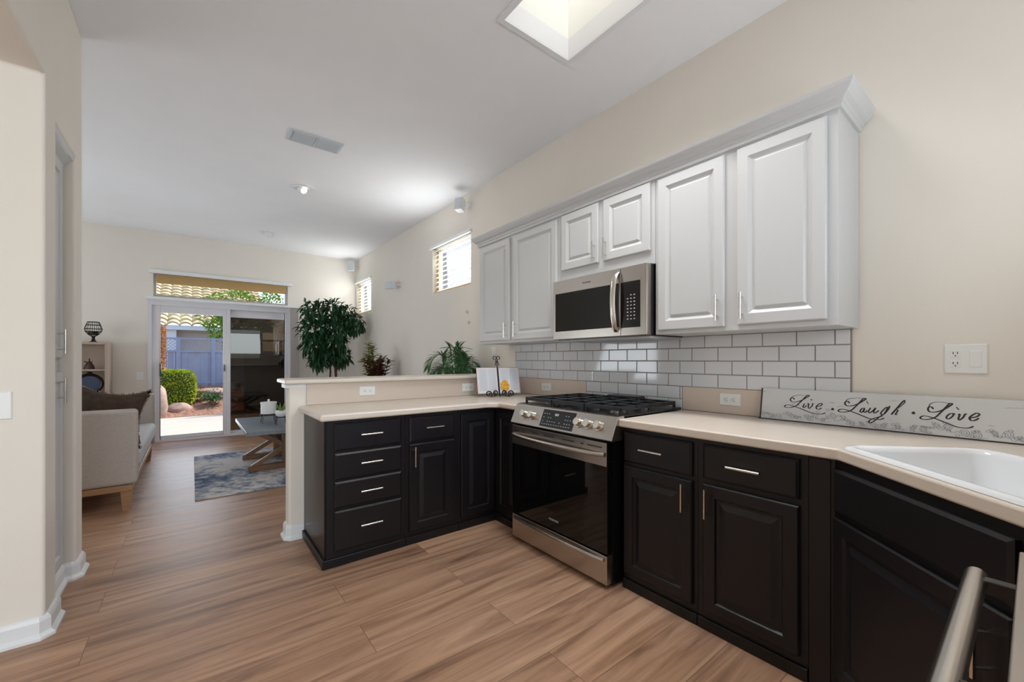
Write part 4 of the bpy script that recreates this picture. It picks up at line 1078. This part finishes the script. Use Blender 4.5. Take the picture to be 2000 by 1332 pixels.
r = thing('potted_succulent', (.78, 5.16, zT+.089), 'small spiky succulent in a round white pot on the coffee table', 'plant')
build(MB().lathe((.78,5.16,zT+.0895), [(0,0),(.035,0),(.055,.022),(.06,.05),(.056,.068),(.048,.068),(.045,.058),(0,.058)]), 'pot', M_plast, r, smooth=True)
lf = MB()
for k in range(22):
    a = 2*pi*k/22*3.1; leaf(lf, (.78+.01*cos(a), 5.16+.01*sin(a), zT+.146), (cos(a)*.6, sin(a)*.6, rp.uniform(.6,1.4)), rp.uniform(.07,.12), .014, droop=.05)
build(lf, 'leaves', mat('succulent_green', srgb(128,148,84), .5, var=.2), r)

# ------------------------------------------------------------------ outside
gnd = MB().box(-14, 14, YB+.14, 11.35, -.12, -.03)
structure(gnd, 'patio', M_patio)
# mulch bed rising toward the fence
ml = MB(); nx_, ny_ = 60, 30; rq = random.Random(9); vs = []
def bedz(x, y): return -.02+.50*max(0, min(1, (y-11.3)/2.6))**.8
for j in range(ny_+1):
    for i in range(nx_+1):
        x = -4+8*i/nx_; y = 11.3+4.2*j/ny_; vs.append((x, y, bedz(x,y)+(rq.uniform(-.02,.03) if j > 0 else 0)))
ml.add(vs, [(j*(nx_+1)+i, j*(nx_+1)+i+1, (j+1)*(nx_+1)+i+1, (j+1)*(nx_+1)+i) for j in range(ny_) for i in range(nx_)])
build(ml, 'mulch_bed', M_mulch, kind='stuff', label='reddish bark mulch bed beyond the patio', cat='mulch')
structure(MB().box(-30, 30, 15.4, 60, -.1, .45), 'garden_ground', M_grass)
def boulder(c, rx, ry, rz, label):
    q = random.Random(int(c[0]*100)); mb = MB(); mb.blob(c, rx, ry, rz, 14, 9, .10, q)
    o = build(mb, 'boulder', M_rock, smooth=True, ang=50, label=label, cat='rock')
    return o
boulder((-.56, 11.45, .26), .16, .2, .38, 'tall pink-grey boulder at the left edge of the patio view')
boulder((-.24, 11.75, .10), .25, .2, .14, 'low flat boulder in front of the clipped green shrub')
boulder((.45, 12.9, .36), .38, .25, .12, 'wide low boulder in the mulch below the fence')
boulder((.36, 12.05, .13), .12, .1, .09, 'small boulder beside the little leafy shrub')
def leafcloud(mb, pts, L, w, q):
    for p, nrm in pts:
        d_ = Vector(nrm)+Vector((q.uniform(-.8,.8), q.uniform(-.8,.8), q.uniform(-.5,.8)))
        leaf(mb, p, d_, q.uniform(L*.7, L*1.2), w, droop=.1, n=2)
# clipped box shrub
r = thing('clipped_shrub', (-.33, 12.15, .15), 'rounded clipped bright green box shrub outside the patio door', 'shrub')
bxc = Vector((-.33, 12.15, .56)); hx, hy, hz_ = .40, .32, .40
q = random.Random(2); pts = []
def sq(v):  # superellipsoid direction -> surface
    e = 4; k = (abs(v.x)**e+abs(v.y)**e+abs(v.z)**e)**(-1/e); return Vector((v.x*k*hx, v.y*k*hy, v.z*k*hz_))
for k in range(5200):
    v_ = Vector((q.gauss(0,1), q.gauss(0,1), q.gauss(0,1))).normalized(); s_ = sq(v_)*q.uniform(.93,1.0)
    pts.append((bxc+s_, v_))
fb = MB(); leafcloud(fb, pts, .045, .024, q); build(fb, 'leaves', M_bush, r)
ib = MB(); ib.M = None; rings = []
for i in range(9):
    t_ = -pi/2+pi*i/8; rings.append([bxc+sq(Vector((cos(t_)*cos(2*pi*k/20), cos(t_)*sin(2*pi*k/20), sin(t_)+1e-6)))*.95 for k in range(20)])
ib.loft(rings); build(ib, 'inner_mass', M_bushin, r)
def small_shrub(c, R, n, m, label, L=.08):
    q = random.Random(int(c[0]*77)); r = thing('shrub', (c[0],c[1],c[2]-R), label, 'shrub'); mb = MB(); pts = []
    for k in range(n):
        v_ = Vector((q.gauss(0,1), q.gauss(0,1), q.gauss(0,1))).normalized(); v_.z = abs(v_.z)*q.uniform(-.4,1); pts.append((Vector(c)+v_*R*q.uniform(.3,1), v_))
    leafcloud(mb, pts, L, L*.35, q); build(mb, 'leaves', m, r)
    st_ = MB()
    for k in range(6): st_.tube([(c[0],c[1],c[2]-R*.9),(c[0]+R*.6*cos(k),c[1]+R*.6*sin(k),c[2])], .006, 4)
    build(st_, 'stems', M_bark, r)
small_shrub((.40, 11.9, .28), .24, 420, M_leafg, 'little leafy green shrub in the mulch by the boulder')
small_shrub((.14, 12.3, .32), .20, 260, M_leafy, 'straggly olive shrub between the clipped shrub and the leafy one')
small_shrub((1.35, 12.2, .35), .35, 420, M_leafd, 'dark shrub seen dimly through the tinted door pane')
# fence with lattice
FY = 14.0
r = thing('garden_fence', (1.0, FY, .4), 'blue-grey board fence with lattice top beyond the garden bed', 'fence')
fb = MB(); x = -4.0; q = random.Random(8)
while x < 6.0:
    fb.box(x, x+.128, FY+(.012 if int(x*50)%2 else 0), FY+.03, .42, 1.40); x += .14
    if q.random() < .5: pass
build(fb, 'boards', M_fence, r)
build(MB().box(-4, 6, FY-.02, FY+.03, 1.40, 1.45).box(-4, 6, FY-.02, FY+.03, 1.74, 1.79).box(-4,6,FY-.012,FY-.001,.55,.63), 'rails', M_fence, r)
la = MB(); x = -4.2
while x < 6.0:
    la.beam((x,FY+.0,1.45),(x+.29,FY+.0,1.74),.008,.03,up=(0,1,0)); la.beam((x+.29,FY+.012,1.45),(x,FY+.012,1.74),.008,.03,up=(0,1,0)); x += .085
build(la, 'lattice', M_fence, r)
for x in (-2.4, -.33, .42, 2.6, 4.8): build(MB().box(x, x+.09, FY-.03, FY+.06, .4, 1.80), 'post', M_fence, r)
# neighbour house
r = thing('neighbour_house', (0, 18, .4), 'pale stucco house with barrel tile roof beyond the fence', 'house')
HY = 16.2
build(MB().box(-9, 1.95, HY+.5, HY+7, .4, 2.20), 'wall', M_stucco, r)
build(MB().box(-9, 2.2, HY-.02, HY+.02, 2.12, 2.26), 'fascia', M_trim, r)
build(MB().box(-9, 2.2, HY+.02, HY+.55, 2.20, 2.23), 'soffit', M_trim, r)
build(MB().box(-.62, -.38, HY+.1, HY+.34, .4, 2.2), 'porch_column', M_trim, r)
rf_ = MB(); vs = []; nxr, nyr = 520, 0
rows = 16; pit = .40; slope = .42
for j in range(rows):
    ya = HY-.06+j*pit*.9; yb = ya+pit*.98; za = 2.26+(ya-HY)*slope+.05; zb = 2.26+(yb-HY)*slope+.0
    A = []; B = []; NX = 300
    for i in range(NX+1):
        x = -9+11.2*i/NX; am = .085*abs(sin(pi*x/.30))**.8
        A.append((x, ya, za+am)); B.append((x, yb, zb+am*.9))
    C = [(p[0], p[1], p[2]-.05) for p in A]
    n = NX+1
    rf_.add(C+A+B, [(i, i+1, n+i+1, n+i) for i in range(NX)]+[(n+i, n+i+1, 2*n+i+1, 2*n+i) for i in range(NX)])
build(rf_, 'tile_roof', M_rooft, r)
# tree beyond the fence
def garden_tree(c, spheres, n, m, label, trunk_h):
    r = thing('garden_tree', (c[0], c[1], .4), label, 'tree'); q = random.Random(21); mb = MB(); pts = []
    for (x, y, z, R) in spheres:
        for k in range(int(n*R*R)):
            v_ = Vector((q.gauss(0,1), q.gauss(0,1), q.gauss(0,1))).normalized(); pts.append((Vector((x,y,z))+v_*R*q.uniform(.55,1.05), v_))
    leafcloud(mb, pts, .11, .055, q); build(mb, 'crown', m, r)
    build(MB().tube([(c[0],c[1],.4),(c[0]+.05,c[1],1.4),(c[0],c[1],trunk_h)], [.07,.06,.04], 8), 'trunk', M_bark, r, smooth=True)
garden_tree((.72, 14.9), [(.62,14.9,2.15,.32),(.40,14.8,2.45,.30),(.95,14.9,2.45,.45),(1.15,15,2.9,.5),(1.7,15.1,2.6,.5),(2.0,15.1,2.95,.38),(.55,15,2.85,.3)], 2400, M_treeleaf, 'bright yellow-green tree rising behind the lattice fence', 2.7)
# ivy column at the left
r = thing('ivy_column', (-.62, 12.75, .3), 'column of orange and green climbing ivy at the left of the patio view', 'ivy')
mb = MB(); q = random.Random(31); pts = []
for k in range(2600):
    a = q.uniform(0, 2*pi); R = .17*q.uniform(.85,1.1); pts.append((Vector((-.68+R*cos(a), 12.75+R*sin(a), q.uniform(.35,2.05))), (cos(a), sin(a), 0)))
leafcloud(mb, pts, .05, .032, q); build(mb, 'leaves', M_ivy, r)
build(MB().cyl((-.68,12.75,.25),(-.68,12.75,2.04),.14, n=12), 'post', mat('brick_brown_post', srgb(140,96,70), .9), r)
# patio cover edge and brown fence behind the tinted pane
r = thing('side_fence', (2.4, 11.2, 0), 'dark brown horizontal board fence seen through the tinted door pane', 'fence')
mb = MB()
for k in range(9): mb.box(.98, 5.2, 11.38, 11.41, .02+k*.145, .02+k*.145+.135)
build(mb, 'boards', mat('dark_brown_boards', srgb(74,56,42), .8, var=.2), r)
build(MB().box(.96, 1.04, 11.36, 11.44, -.03, 1.36), 'post', mat('dark_brown_boards', srgb(74,56,42)), r)
